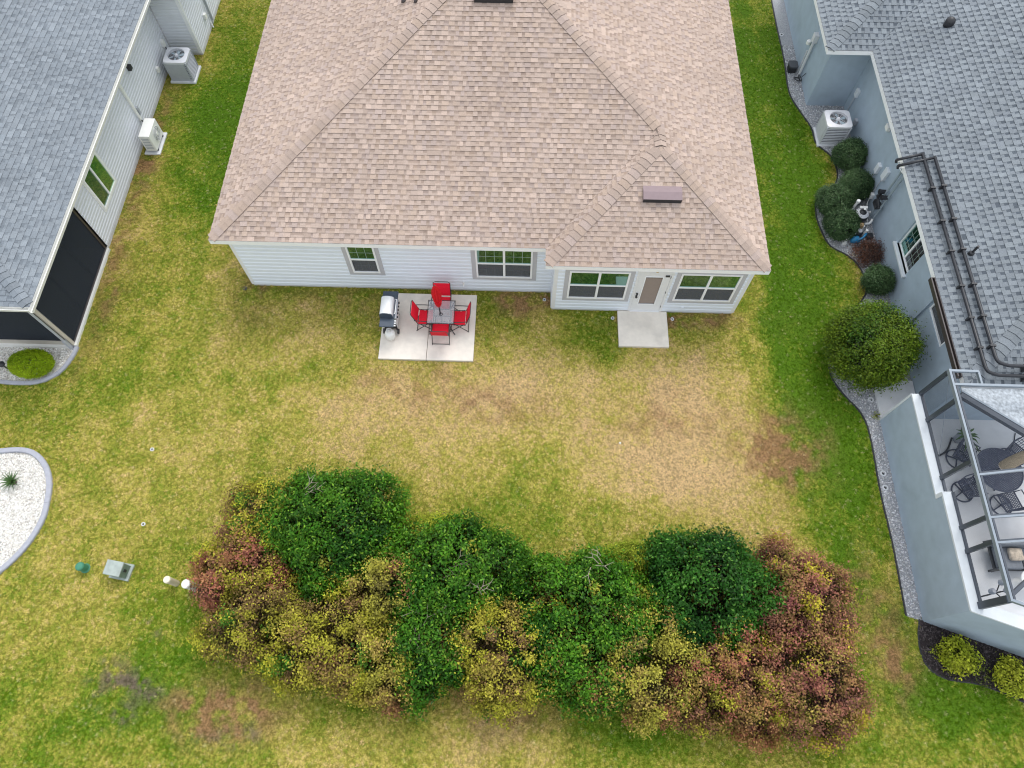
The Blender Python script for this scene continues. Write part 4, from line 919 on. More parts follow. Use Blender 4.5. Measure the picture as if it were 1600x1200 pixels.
def small_shrubs():
    G = 'clipped ball shrubs along the stucco wall'
    for lab, x, y, r_, h in (('dark green ball shrub right beside the white-topped condenser', 11.32, 17.95, .50, .95), ('dark green ball shrub touching the wall, between two other balls', 11.30, 16.62, .50, .90),
                             ('wider dark green ball shrub farthest out on the lawn edge', 10.50, 15.95, .56, .85), ('ball shrub with lighter green top beside the black pool pump', 10.55, 14.98, .50, .85), ('small dark ball shrub alone below the stucco house window', 11.33, 12.80, .41, .80)):
        shrub('ball_shrub', lab, 'shrub', x, y, r_, r_, h, BALL, 420, 34, (.050, .55), int(x*100+y*37), G, 'leaf_glossy', .5, .10, .1, .044, 0, .3, stemn=4)
    shrub('round_bush', 'large round yellow-green bush against the stucco house wall', 'bush', 10.32, 10.08, 1.12, 1.14, 1.95, BUSH, 560, 62, (.075, .42), 77, None, 'leaf_glossy', .5, .07, .5, .11, 0, .35)
    shrub('clipped_shrub', 'bright lime clipped mound shrub in white gravel by the screened porch', 'shrub', -14.70, 9.12, .62, .42, .62, dict(LIME, c=[(.20, .31, .008), (.27, .39, .010), (.33, .45, .014)], tip=(.42, .5, .03)), 1100, 24, (.034, .6), 99, None, 'leaf', .45, .03, .1, .026, 0, .2)
    G = 'chartreuse shrubs in the dark mulch bed'
    shrub('mulch_shrub', 'chartreuse leafy shrub in dark mulch near the wall corner', 'shrub', 11.25, 1.62, .36, .36, .50, dict(LIME, c=[(.24, .30, .02), (.36, .40, .03), (.46, .46, .04)]), 90, 22, (.085, .45), 15, G, 'leaf', .5, .15, .3, .07, 0, .2, stemn=4)
    shrub('mulch_shrub', 'chartreuse shrub half cut off, farther along the mulch bed', 'shrub', 12.50, 1.18, .36, .36, .50, dict(LIME, c=[(.20, .27, .02), (.32, .38, .03), (.42, .44, .04)]), 90, 22, (.085, .45), 16, G, 'leaf', .5, .15, .3, .07, 0, .2, stemn=4)
    shrub('weed', 'tiny green seedling in mulch next to the chartreuse shrub', 'weed', 10.78, 1.78, .09, .09, .15, LIME, 10, 8, (.06, .4), 17, None, 'leaf', .4, .2, .2, .05, 0, .1, stemn=3)
    shrub('weed', 'straggly low weeds in mulch between the two chartreuse shrubs', 'weed', 11.85, 1.22, .22, .34, .14, dict(LIME, c=[(.09, .13, .02), (.14, .18, .03)]), 40, 9, (.055, .35), 18, None, 'leaf', .4, .3, .2, .07, .2, .1, stemn=4)
    shrub('dry_shrub', 'low dead reddish-brown shrub on gravel under the stucco house window', 'shrub', 11.38, 14.02, .46, .42, .38, DEAD, 110, 34, (.05, .4), 19, None, 'leaf', .4, .25, .3, .09, .05, .3, stemn=5)
    shrub('weed', 'small green weed at the corner of the door pad', 'weed', 10.58, 8.25, .09, .09, .16, LIME, 12, 8, (.05, .4), 23, None, 'leaf', .4, .2, .2, .05, 0, .1, stemn=3)
    # sago-like rosette
    T = thing('spiky_plant', 'small spiky green rosette plant in white gravel', 'plant', (-14.17, 5.50, 0)); r = random.Random(2)
    for i in range(34):
        an = i*2.4; tl = .15+.75*(i/34); L = .30+.12*r.random(); b = MB(); pts = []
        for j in range(5):
            t = j/4; pts.append(Vector((-14.17+math.cos(an)*L*t*math.sin(tl*1.5+.15), 5.50+math.sin(an)*L*t*math.sin(tl*1.5+.15), .10+L*t*math.cos(tl*1.3)-.10*t*t)))
        for j in range(4):
            s = Vector((-math.sin(an), math.cos(an), 0)); w0, w1 = .028*(1-j/4.2), .028*(1-(j+1)/4.2); b.face([pts[j]-s*w0, pts[j]+s*w0, pts[j+1]+s*w1, pts[j+1]-s*w1])
        obj('leaf', b, 'palm', T)
    b = MB(); b.lathe(-14.17, 5.50, [(.07, 0), (.08, .08), (.05, .13)], 10); obj('trunk', b, 'bark', T)
small_shrubs()

# ------------------------------------------------------------------ slabs and beds
def slabs():
    x0, y0, x1, y1 = PATIO
    T = thing('patio_slab', 'pale concrete patio slab behind the house under the red chairs', 'patio', (x0, y0, 0)); xm = -2.86
    for a, c in ((x0, xm-.006), (xm+.006, x1)):
        b = MB(); b.box(a, y0, -.05, c, y1, .09); obj('slab_panel', b, 'concrete', T, bevel=.012)
    b = MB(); b.box(xm-.006, y0+.01, -.05, xm+.006, y1-.01, .07); obj('joint', b, 'soil', T)
    x0, y0, x1, y1 = STOOP
    b = MB(); b.box(x0, y0, -.05, x1, y1, .10); tag(obj('door_stoop', b, 'concrete', bevel=.012), 'square concrete stoop in front of the glass back door', 'stoop')
slabs()
def sweep(pts, w_, h, name, m, parent, gap=.006, seg=None):
    """blocks following a curve; profile w_ x h with a rounded top"""
    P = [np.array(p) for p in pts]; d_ = [0]
    for a, c in zip(P, P[1:]): d_.append(d_[-1]+np.linalg.norm(c-a))
    total = d_[-1]; n = max(1, round(total/seg)); at = lambda s: (np.interp(s, d_, [p[0] for p in P]), np.interp(s, d_, [p[1] for p in P]))
    for i in range(n):
        s0, s1 = total*i/n+gap/2, total*(i+1)/n-gap/2; k = 6; b = MB(); rows = []
        for j in range(k+1):
            s = s0+(s1-s0)*j/k; x, y = at(s); xa, ya = at(max(0, s-.08)); xb, yb = at(min(total, s+.08)); t = np.array((xb-xa, yb-ya)); t /= np.linalg.norm(t); nx, ny = -t[1], t[0]
            rows.append([(x+nx*q*w_, y+ny*q*w_, z) for q, z in ((-.5, -.04), (-.5, h*.75), (-.38, h), (.38, h), (.5, h*.75), (.5, -.04))])
        for j in range(k):
            for q in range(5): b.face([rows[j][q], rows[j][q+1], rows[j+1][q+1], rows[j+1][q]])
        b.face(list(reversed(rows[0]))); b.face(rows[-1]); obj(name, b, m, parent)
def fan(name, poly, z, m, kind='structure'):
    b = MB(); b.face([(x, y, z) for x, y in poly]); return tag(obj(name, b, m), kind=kind)
def beds():
    for nm, poly, m in (('gravel_bed', BED1_IN, 'gravel_white'), ('gravel_bed', BED2_IN, 'gravel_white'), ('gravel_bed', GRAV_IN, 'gravel_gray'), ('mulch_bed', MULCH_IN, 'mulch_soil')):
        fan(nm, poly, .008 if 'mulch' not in nm else .012, m)
    T = thing('concrete_edging', 'gray concrete edging curving around the white gravel at the screened porch', 'edging', (-14, 9, 0), 'concrete bed edgings'); sweep([(x+.0, y) for x, y in BED1], .12, .09, 'edging_block', 'curb', T, .006, 1.0)
    T = thing('concrete_edging', 'gray concrete edging around the island bed of white gravel', 'edging', (-13, 5, 0), 'concrete bed edgings'); sweep(BED2, .15, .09, 'edging_block', 'curb', T, .006, 1.15)
    b = MB(); b.tube([(x, y, .02) for x, y in GRAV_EDGE], .028, 6); tag(obj('plastic_edging', b, 'dark_edge'), 'thin black plastic edging between lawn and gray gravel strip', 'edging')
    b = MB(); b.tube([(x, y, .015) for x, y in MULCH_EDGE], .022, 6); tag(obj('plastic_edging', b, 'dark_edge'), 'thin dark edging around the mulch bed', 'edging')
mat('gravel_white', (.62, .60, .56), .9, var=.25, scale=40, bump=.8); mat('gravel_gray', (.33, .34, .36), .9, var=.3, scale=40, bump=.8); mat('mulch_soil', (.035, .028, .028), .95, var=.4, scale=30, bump=.8)
beds()

# ------------------------------------------------------------------ scatters
def far_hidden(name, mb, m):
    """source mesh for a scatter, kept inside the node group only"""
    o = bpy.data.objects.new(name, mb.mesh(name, m)); return o
def pebble(seed):
    r = random.Random(seed); b = MB(); n = 6
    for k, (rad, z) in enumerate(((.55, -.3), (1, .05), (.6, .45))):
        for j in range(n):
            a = 2*math.pi*j/n+k*.4; q = rad*r.uniform(.75, 1.2); b.v.append((math.cos(a)*q*.5, math.sin(a)*q*.38, z*.5))
    for k in range(2):
        for j in range(n): b.f.append((k*n+j, k*n+(j+1) % n, (k+1)*n+(j+1) % n, (k+1)*n+j)); b.c.append(b.col)
    b.f.append(tuple(2*n+j for j in range(n))); b.c.append(b.col); return b
def scatter_in(poly, dens, z, pal, src, smin, smax, name, label, ex=(), tilt=.5, seed=1):
    r = np.random.default_rng(seed); xs = [p[0] for p in poly]; ys = [p[1] for p in poly]; A = (max(xs)-min(xs))*(max(ys)-min(ys)); n = int(A*dens)
    X = r.uniform(min(xs), max(xs), n); Y = r.uniform(min(ys), max(ys), n); k = inpoly(X, Y, poly)
    for e in ex: k &= ~inpoly(X, Y, e)
    X, Y = X[k], Y[k]; pal = np.array(pal); C = pal[r.integers(0, len(pal), len(X))]*r.uniform(.8, 1.15, (len(X), 1))
    o = pointmesh(name, np.stack([X, Y, np.full_like(X, z)+r.uniform(-.004, .012, len(X))], -1), C); gn_scatter(o, src, smin, smax, tilt, name); o.data.materials.append(MATS['stone'])
    return tag(o, label, kind='stuff')
pb = far_hidden('pebble', pebble(1), 'stone')
WH = [(.82, .80, .76), (.86, .85, .82), (.78, .74, .68), (.88, .87, .85), (.45, .42, .38), (.83, .80, .74)]
GY = [(.42, .43, .46), (.56, .57, .60), (.30, .31, .33), (.66, .66, .68), (.46, .45, .45)]
scatter_in(BED1_IN, 900, .014, WH, pb, .035, .06, 'gravel', 'white gravel in the curved bed at the porch', seed=2, ex=[[(-18, 9.82), (-13, 9.82), (-13, 12), (-18, 12)]])
scatter_in(BED2_IN, 900, .014, WH, pb, .035, .06, 'gravel', 'white gravel filling the island bed', seed=3)
scatter_in(GRAV_IN, 700, .014, GY, pb, .035, .065, 'gravel', 'gray gravel strip along the stucco wall', seed=4, ex=[[(11.8, 8.1), (13, 8.1), (13, 21), (11.8, 21)], [(10.42, 20.8), (13, 20.8), (13, 30), (10.42, 30)], [(10.66, 2.4), (13, 2.4), (13, 9.42), (10.66, 9.42)], [(-5, 24), (20, 24), (20, 40), (-5, 40)]])
chip = MB(); chip.poly([(-.5, -.14, 0), (.5, -.1, 0), (.45, .14, .02), (-.45, .12, .06), (-.5, -.14, .08), (.5, -.1, .1), (.45, .14, .12), (-.45, .12, .1)], [(4, 5, 6, 7), (0, 1, 5, 4), (1, 2, 6, 5), (2, 3, 7, 6), (3, 0, 4, 7)])
scatter_in(MULCH_IN, 900, .02, [(.03, .024, .026), (.055, .042, .045), (.02, .016, .018), (.10, .085, .085), (.04, .03, .03)], far_hidden('mulch_chip', chip, 'stone'), .05, .11, 'mulch', 'dark wood chip mulch below the lanai wall', seed=5, ex=[[(10.66, 2.47), (15.4, .83), (16, 3), (10.66, 4)]])

def grass():
    r = np.random.default_rng(8); b = MB(); n = 16
    for i in range(n):
        a = r.uniform(0, 6.283); R = r.uniform(0, .05); p = Vector((math.cos(a)*R, math.sin(a)*R, -.004)); an = r.uniform(0, 6.283); ln = r.uniform(.045, .085); wd = r.uniform(.005, .008); le = r.uniform(.45, 1.0)
        dv = Vector((math.cos(an), math.sin(an), 0)); s = Vector((-dv.y, dv.x, 0))*wd; m1 = p+dv*ln*.45*le+Vector((0, 0, ln*.42)); m2 = p+dv*ln*le+Vector((0, 0, ln*(.62-.35*le)))
        b.face([p-s, p+s, m1+s, m1-s]); b.face([m1-s, m1+s, m2])
    src = far_hidden('grass_tuft', b, 'grass_blade'); at = src.data.color_attributes.new('blade', 'FLOAT_COLOR', 'CORNER'); bc = []
    for i in range(n):
        q = r.uniform(.55, 1.5); t = r.random(); c = (q*(1+.25*t), q*(1+.12*t), q*(1+.3*t), 1); bc += [c]*7
    at.data.foreach_set('color', np.array(bc, dtype=np.float32).ravel())
    # ground seen from the camera and a little around it
    poly = [(-23, 27), (-17.5, 9), (-14, -2.6), (14, -2.6), (17.5, 9), (22, 27.5)]
    N = 560000; X = r.uniform(-23, 22, N); Y = r.uniform(-2.6, 27.5, N); k = inpoly(X, Y, poly)
    for e in (MAIN_FOOT, LEFT_FOOT, RIGHT_FOOT, BED1_IN, BED2_IN, GRAV_IN, MULCH_IN, [(PATIO[0], PATIO[1]), (PATIO[2], PATIO[1]), (PATIO[2], PATIO[3]), (PATIO[0], PATIO[3])], [(STOOP[0], STOOP[1]), (STOOP[2], STOOP[1]), (STOOP[2], STOOP[3]), (STOOP[0], STOOP[3])]): k &= ~inpoly(X, Y, e)
    k &= ~((X > -13.55) & (X < -12.4) & (Y > 21.1) & (Y < 22.2))
    X, Y = X[k], Y[k]
    near = ((Y > 12.0) & (Y < 12.28) & (X < 1) & (X > -8.65)) | ((Y > 11.42) & (Y < 11.65) & (X > .96) & (X < 6.7)) | ((X > 6.6) & (X < 6.95) & (Y > 11)) | ((X < -8.6) & (X > -8.95) & (Y > 12.2))
    thin = near & (r.random(len(X)) < .55); X, Y = X[~thin], Y[~thin]
    j = r.normal(0, 1, len(X)); C = lawncol(X, Y, j)*np.clip(r.normal(1.0, .10, (len(X), 1)), .6, 1.5)
    sp = r.random(len(X)) < .03; C[sp] = (C[sp]*.6+np.array((.56, .49, .25))*.4)*r.uniform(.8, 1.15, (sp.sum(), 1))
    o = pointmesh('grass', np.stack([X, Y, np.zeros_like(X)], -1), C); gn_scatter(o, src, .6, 1.1, .15, 'grass'); tag(o, 'patchy green and straw coloured lawn grass', kind='stuff')
    print('tufts', len(X))
grass()

# ------------------------------------------------------------------ air conditioning
def rrect(hx, hy, rad, n=4):
    out = []
    for cx, cy, a0 in ((hx-rad, hy-rad, 0), (-hx+rad, hy-rad, 90), (-hx+rad, -hy+rad, 180), (hx-rad, -hy+rad, 270)):
        for i in range(n+1): a = math.radians(a0+90*i/n); out.append((cx+rad*math.cos(a), cy+rad*math.sin(a)))
    return out
def condenser(x, y, w_, d_, h, label, top, side, blades):
    T = thing('air_conditioner', label, 'air conditioner', (x, y, 0), 'round-fan condensers beside the houses')
    sh = lambda pts: [(x+a, y+c) for a, c in pts]; hx, hy = w_/2, d_/2; z0 = .10
    b = MB(); b.box(x-hx-.06, y-hy-.06, -.03, x+hx+.06, y+hy+.06, .07); obj('pad', b, 'concrete_gray', T, bevel=.01)
    b = MB(); b.prism(sh(rrect(hx-.035, hy-.035, .06)), z0-.02, h-.06); obj('coil', b, 'unit_dark', T)
    b = MB(); b.prism(sh(rrect(hx, hy, .08)), z0-.03, z0+.03); obj('base_pan', b, side, T)
    n = 9
    for i in range(n):
        z = z0+.05+(h-.20-z0)*i/(n-1)
        b = MB(); P = rrect(hx-.006, hy-.006, .075); Q = rrect(hx-.03, hy-.03, .065); m = len(P)
        for j in range(m):
            k2 = (j+1) % m
            b.face([(x+P[j][0], y+P[j][1], z), (x+P[k2][0], y+P[k2][1], z), (x+Q[k2][0], y+Q[k2][1], z+.018), (x+Q[j][0], y+Q[j][1], z+.018)])
            b.face([(x+P[j][0], y+P[j][1], z), (x+P[j][0], y+P[j][1], z-.012), (x+P[k2][0], y+P[k2][1], z-.012), (x+P[k2][0], y+P[k2][1], z)])
        obj('louver', b, side, T)
    for sx in (-1, 1):
        for sy in (-1, 1):
            b = MB(); b.tube([(x+sx*(hx-.022), y+sy*(hy-.022), z0), (x+sx*(hx-.022), y+sy*(hy-.022), h-.06)], .03, 8); obj('corner_post', b, side, T)
    b = MB()
    if x < 0: b.box(x-hx+.05, y-hy-.004, z0+.03, x+hx-.10, y-hy+.03, h-.08)
    else: b.box(x-hx-.004, y-hy+.08, z0+.03, x-hx+.03, y+hy-.08, h-.08)
    obj('service_panel', b, side, T)
    # top with round opening
    R = min(hx, hy)*.78; n = 40; m = 56; ang = [2*math.pi*j/m for j in range(m)]; b = MB()
    P = [((hx+.012)*c_/((abs(c_)**8+abs(s_)**8)**.125), (hy+.012)*s_/((abs(c_)**8+abs(s_)**8)**.125)) for c_, s_ in ((math.cos(a), math.sin(a)) for a in ang)]; I = [(R*math.cos(a), R*math.sin(a)) for a in ang]
    for j in range(m):
        k2 = (j+1) % m
        b.face([(x+P[j][0], y+P[j][1], h), (x+P[k2][0], y+P[k2][1], h), (x+I[k2][0], y+I[k2][1], h+.03), (x+I[j][0], y+I[j][1], h+.03)])
        b.face([(x+P[j][0], y+P[j][1], h-.08), (x+P[k2][0], y+P[k2][1], h-.08), (x+P[k2][0], y+P[k2][1], h), (x+P[j][0], y+P[j][1], h)])
        b.face([(x+I[j][0], y+I[j][1], h+.03), (x+I[k2][0], y+I[k2][1], h+.03), (x+I[k2][0], y+I[k2][1], h-.12), (x+I[j][0], y+I[j][1], h-.12)])
    obj('top_panel', b, top, T)
    b = MB(); b.lathe(x, y, [(R-.01, h-.12), (R-.01, h-.115)], 24); obj('fan_well', b, 'unit_dark', T)
    for i in range(blades):
        a = 2*math.pi*i/blades+.3; b = MB(); c, s = math.cos, math.sin; r0, r1 = R*.22, R*.93; wa = .42
        b.face([(x+r0*c(a-wa), y+r0*s(a-wa), h-.07), (x+r1*c(a-wa*.75), y+r1*s(a-wa*.75), h-.08), (x+r1*c(a), y+r1*s(a), h-.055), (x+r1*c(a+wa*.7), y+r1*s(a+wa*.7), h-.03), (x+r0*c(a+wa), y+r0*s(a+wa), h-.04)]); obj('fan_blade', b, 'fan_blade', T)
    b = MB(); b.lathe(x, y, [(R*.2, h-.09), (R*.22, h-.02), (R*.15, h+.04), (R*.05, h+.05)], 16); obj('fan_hub', b, top, T, smooth=True)
    g = MB()
    for q in (.35, .5, .65, .8, .95): g.ring((x, y, h+.03), R*q, .0025, 28, 4)
    for i in range(8):
        a = 2*math.pi*i/8; g.tube([(x+R*.15*math.cos(a), y+R*.15*math.sin(a), h+.035), (x+R*math.cos(a), y+R*math.sin(a), h+.03)], .004, 4)
    obj('grille', g, top, T)
    return T
mat('white_unit_top', (.76, .75, .78), .45, var=.03)
condenser(-13.0, 21.68, .84, .80, .90, 'gray louvred condenser on a pad in the nook of the sided house', 'unit_light', 'unit_gray', 6)
condenser(10.98, 19.22, .86, .80, .90, 'white-topped condenser on gray gravel beside the stucco house', 'white_unit_top', 'unit_light', 5)
def mini_split():
    T = thing('mini_split_unit', 'white boxy mini-split unit with one fan beside the gray siding', 'air conditioner', (-13.25, 18.2, 0))
    x0, x1, y0, y1, z0, z1 = -13.46, -13.08, 17.74, 18.62, .12, .80
    b = MB(); b.box(-13.56, 17.66, -.03, -13.0, 18.70, .06); obj('pad', b, 'concrete_gray', T, bevel=.01)
    for y in (17.85, 18.5): b = MB(); b.box(x0, y-.03, .06, x1, y+.03, z0); obj('foot', b, 'unit_dark', T)
    b = MB(); b.box(x0, y0, z0, x1, y1, z1); bd = obj('body', b, 'white_plastic', T, bevel=.02)
    yc, zc, R = 18.25, .46, .25; b = MB()
    b.tube([(x1+.002, yc, zc), (x1+.004, yc, zc)], R, 28); fw = obj('fan_opening', b, 'unit_gray', T)
    b = MB()
    for q in (.2, .4, .6, .8, 1.0): b.ring((x1+.016, yc, zc), R*q, .006, 26, 5, (1, 0, 0))
    for i in range(8): a = math.pi*i/4; b.tube([(x1+.016, yc, zc), (x1+.016, yc+R*math.cos(a), zc+R*math.sin(a))], .005, 5)
    obj('grille', b, 'white_plastic', fw)
    b = MB(); b.tube([(x1+.01, yc, zc), (x1+.03, yc, zc)], .07, 14); obj('fan_hub', b, 'white_plastic', fw)
    for i in range(7): b = MB(); z = z0+.10+i*.075; b.box(x0+.06, y0-.004, z, x1-.06, y0+.004, z+.035); obj('side_louver', b, 'unit_gray', T)
    b = MB(); b.tube(smoothcurve([(-13.5, 18.62, .3), (-13.6, 18.75, .3), (-13.68, 18.72, .6)], 4), .025, 6); obj('line_set', b, 'black_metal', T)
mini_split()

# ------------------------------------------------------------------ patio furniture
def grill():
    T = thing('barbecue_grill', 'stainless-lidded gas grill with dark side shelves on the patio', 'grill', (-4.0, 11.0, .09)); Z = .09
    x0, x1 = -4.24, -3.80
    b = MB(); b.box(x0+.03, 10.70, Z+.10, x1-.02, 11.30, Z+.66); obj('cabinet', b, 'black_metal', T, bevel=.01)
    b = MB(); b.box(x1-.02, 10.72, Z+.14, x1-.004, 10.99, Z+.60); b.box(x1-.02, 11.01, Z+.14, x1-.004, 11.28, Z+.60); obj('cabinet_door', b, 'steel', T)
    b = MB(); b.box(x0, 10.67, Z+.66, x1, 11.33, Z+.82); obj('firebox', b, 'grill_blue', T, bevel=.01)
    b = MB(); prof = [(x0-.01, Z+.82)]+[(x0-.01+(x1-x0-.04)*(.5-.5*math.cos(t))*1.0, Z+.82+.21*math.sin(t)**.45) for t in [math.pi*i/10 for i in range(1, 10)]]+[(x1-.05, Z+.82)]; n = len(prof)
    b.poly([(x, 10.69, z) for x, z in prof]+[(x, 11.31, z) for x, z in prof], [(i, i+1, n+i+1, n+i) for i in range(n-1)]+[tuple(range(n)), tuple(reversed(range(n, 2*n)))]); ld = obj('lid', b, 'steel', T)
    for y in (10.672, 11.302): b = MB(); b.poly([(x, y, z+.004) for x, z in prof]+[(x, y+.026, z+.004) for x, z in prof], [(i, i+1, n+i+1, n+i) for i in range(n-1)]+[tuple(range(n)), tuple(reversed(range(n, 2*n)))]); obj('lid_end', b, 'grill_blue', ld)
    b = MB(); b.tube([(x1-.01, 10.75, Z+.93), (x1+.02, 10.75, Z+.93), (x1+.02, 11.25, Z+.93), (x1-.01, 11.25, Z+.93)], .014, 8); obj('lid_handle', b, 'steel', ld)
    b = MB(); b.box(x1-.02, 10.67, Z+.66, x1+.05, 11.33, Z+.80); cp = obj('control_panel', b, 'unit_gray', T, bevel=.008)
    for y in (10.75, 10.88, 11.0, 11.12, 11.25): b = MB(); b.tube([(x1+.05, y, Z+.73), (x1+.085, y, Z+.73)], .03, 12); obj('knob', b, 'black_metal', cp)
    b = MB(); b.box(x0, 11.34, Z+.76, x1+.03, 11.62, Z+.81); obj('side_shelf', b, 'grill_blue', T, bevel=.02)
    b = MB(); b.box(x0, 10.36, Z+.76, x1+.0, 10.66, Z+.81); ss = obj('side_shelf', b, 'grill_blue', T, bevel=.02)
    for y in (10.42, 10.5, 10.58): b = MB(); b.tube([(x1+.0, y, Z+.78), (x1+.05, y, Z+.78)], .025, 10); obj('tool_hook', b, 'steel', ss)
    for x in (x0+.04, x1-.04):
        for y in (10.72, 11.28): b = MB(); b.box(x-.018, y-.018, Z+.0, x+.018, y+.018, Z+.12); obj('leg', b, 'black_metal', T)
    for x in (x0+.02, x1+.02): b = MB(); b.tube([(x-.025, 10.62, Z+.085), (x+.025, 10.62, Z+.085)], .085, 16); obj('wheel', b, 'black_metal', T)
    P = thing('propane_tank', 'white propane tank standing under the grill side shelf', 'gas tank', (-4.0, 10.42, .09))
    b = MB(); b.lathe(-4.0, 10.42, [(.09, Z), (.10, Z+.04), (.15, Z+.09), (.155, Z+.30), (.12, Z+.38), (.05, Z+.41)], 20); obj('tank', b, 'white_plastic', P, smooth=True)
    b = MB(); b.ring((-4.0, 10.42, Z+.46), .09, .01, 16); b.tube([(-4.0, 10.42, Z+.40), (-4.0, 10.42, Z+.48)], .025, 8); obj('valve_collar', b, 'white_plastic', P)
grill()
def patio_set():
    Z = .09; cx, cy = -2.43, 10.99
    T = thing('patio_table', 'small square glass-top patio table with black metal frame', 'table', (cx, cy, Z)); h = .41
    b = MB(); b.box(cx-h+.015, cy-h+.015, Z+.685, cx+h-.015, cy+h-.015, Z+.693); obj('glass_top', b, 'table_glass', T)
    b = MB(); b.tube([(cx-h, cy-h, Z+.69), (cx+h, cy-h, Z+.69), (cx+h, cy+h, Z+.69), (cx-h, cy+h, Z+.69)], .013, 8, True); obj('top_frame', b, 'black_metal', T)
    for sx in (-1, 1):
        for sy in (-1, 1):
            b = MB(); b.tube(smoothcurve([(cx+sx*h*.96, cy+sy*h*.96, Z+.68), (cx+sx*h*.62, cy+sy*h*.62, Z+.42), (cx+sx*h*.75, cy+sy*h*.75, Z+.15), (cx+sx*h*.98, cy+sy*h*.98, Z+.005)], 4), .013, 7); obj('leg', b, 'black_metal', T, smooth=True)
    b = MB(); b.ring((cx, cy-.08, Z+.69), .045, .012, 16); obj('umbrella_collar', b, 'black_metal', T)
    U = thing('closed_umbrella', 'closed red patio umbrella standing through the glass table', 'umbrella', (cx, cy-.08, Z)); ux, uy = cx, cy-.08
    b = MB(); b.tube([(ux, uy, Z), (ux-.05, uy+.05, Z+2.2)], .019, 10); obj('pole', b, 'black_metal', U)
    b = MB(); n = 16; prof = [(.05, 1.12), (.085, 1.25), (.115, 1.5), (.125, 1.75), (.10, 1.98), (.04, 2.14), (.012, 2.18)]
    for k, (r_, z) in enumerate(prof):
        for j in range(n):
            a = 2*math.pi*j/n; q = r_*(1.18 if j % 2 else .72); t = z/2.2; b.v.append((ux-.05*t+q*math.cos(a+z*.3), uy+.05*t+q*math.sin(a+z*.3), Z+z))
    for k in range(len(prof)-1):
        for j in range(n): b.f.append((k*n+j, k*n+(j+1) % n, (k+1)*n+(j+1) % n, (k+1)*n+j)); b.c.append(b.col)
    obj('canopy', b, 'red_umbrella', U)
    b = MB(); b.ring((ux-.03, uy+.03, Z+1.45), .115, .012, 14); obj('tie_strap', b, 'red_fabric', U)
    b = MB(); b.lathe(ux, uy, [(.16, Z), (.16, Z+.03), (.05, Z+.06), (.03, Z+.14)], 20); obj('base', b, 'black_metal', U)
    def chair(px, py, rz, label):
        # local: faces +Y, origin under the seat centre
        C = thing('patio_chair', label, 'chair', (0, 0, 0), 'red folding sling chairs at the glass table'); w_ = .25
        b = MB(); n = 6; pts = [(.22, .425), (.10, .405), (-.06, .40), (-.20, .425)]
        for (ya, za), (yb, zb) in zip(pts, pts[1:]): b.poly([(-w_, ya, za), (w_, ya, za), (w_, yb, zb), (-w_, yb, zb), (-w_, ya, za-.012), (w_, ya, za-.012), (w_, yb, zb-.012), (-w_, yb, zb-.012)], [(0, 1, 2, 3), (7, 6, 5, 4), (0, 4, 5, 1), (1, 5, 6, 2), (2, 6, 7, 3), (3, 7, 4, 0)])
        obj('seat', b, 'red_fabric', C)
        b = MB(); pts = [(-.22, .47), (-.26, .62), (-.30, .78), (-.36, .93)]
        for (ya, za), (yb, zb) in zip(pts, pts[1:]): b.poly([(-w_, ya, za), (w_, ya, za), (w_, yb, zb), (-w_, yb, zb), (-w_, ya-.012, za), (w_, ya-.012, za), (w_, yb-.012, zb), (-w_, yb-.012, zb)], [(0, 1, 2, 3), (7, 6, 5, 4), (0, 4, 5, 1), (1, 5, 6, 2), (2, 6, 7, 3), (3, 7, 4, 0)])
        obj('backrest', b, 'red_fabric', C)
        b = MB(); b.tube([(-w_-.01, .24, .43), (-w_-.01, -.21, .42), (-w_-.01, -.37, .95), (-w_+.06, -.385, .985), (w_-.06, -.385, .985), (w_+.01, -.37, .95), (w_+.01, -.21, .42), (w_+.01, .24, .43), (w_-.03, .25, .425), (-w_+.03, .25, .425)], .012, 7, True); obj('frame', b, 'black_metal', C)
        for s in (-1, 1):
            b = MB(); b.tube([(s*(w_+.03), -.30, .66), (s*(w_+.045), .0, .645), (s*(w_+.045), .20, .63), (s*(w_+.03), .26, .56)], .014, 7); obj('armrest', b, 'black_metal', C)
            b = MB(); b.tube([(s*(w_+.03), .22, .62), (s*(w_+.02), -.02, .34), (s*(w_+.01), -.30, .012)], .012, 7); obj('leg', b, 'black_metal', C)
            b = MB(); b.tube([(s*(w_+.012), -.16, .44), (s*(w_+.012), .05, .25), (s*(w_+.012), .28, .012)], .012, 7); obj('leg', b, 'black_metal', C)
        for y, z in ((-.28, .03), (.26, .03)):
            b = MB(); b.tube([(-w_-.02, y, z), (w_+.02, y, z)], .010, 6); obj('stretcher', b, 'black_metal', C)
        C.location = (px, py, Z); C.rotation_euler = (0, 0, rz)
    chair(-2.46, 11.50, math.pi, 'red sling chair between the glass table and the house wall'); chair(-2.44, 10.52, 0, 'red sling chair with its back to the open lawn')
    chair(-2.93, 10.96, -math.pi/2, 'red sling chair between the table and the grill'); chair(-1.90, 10.96, math.pi/2, 'red sling chair on the table side away from the grill')
patio_set()

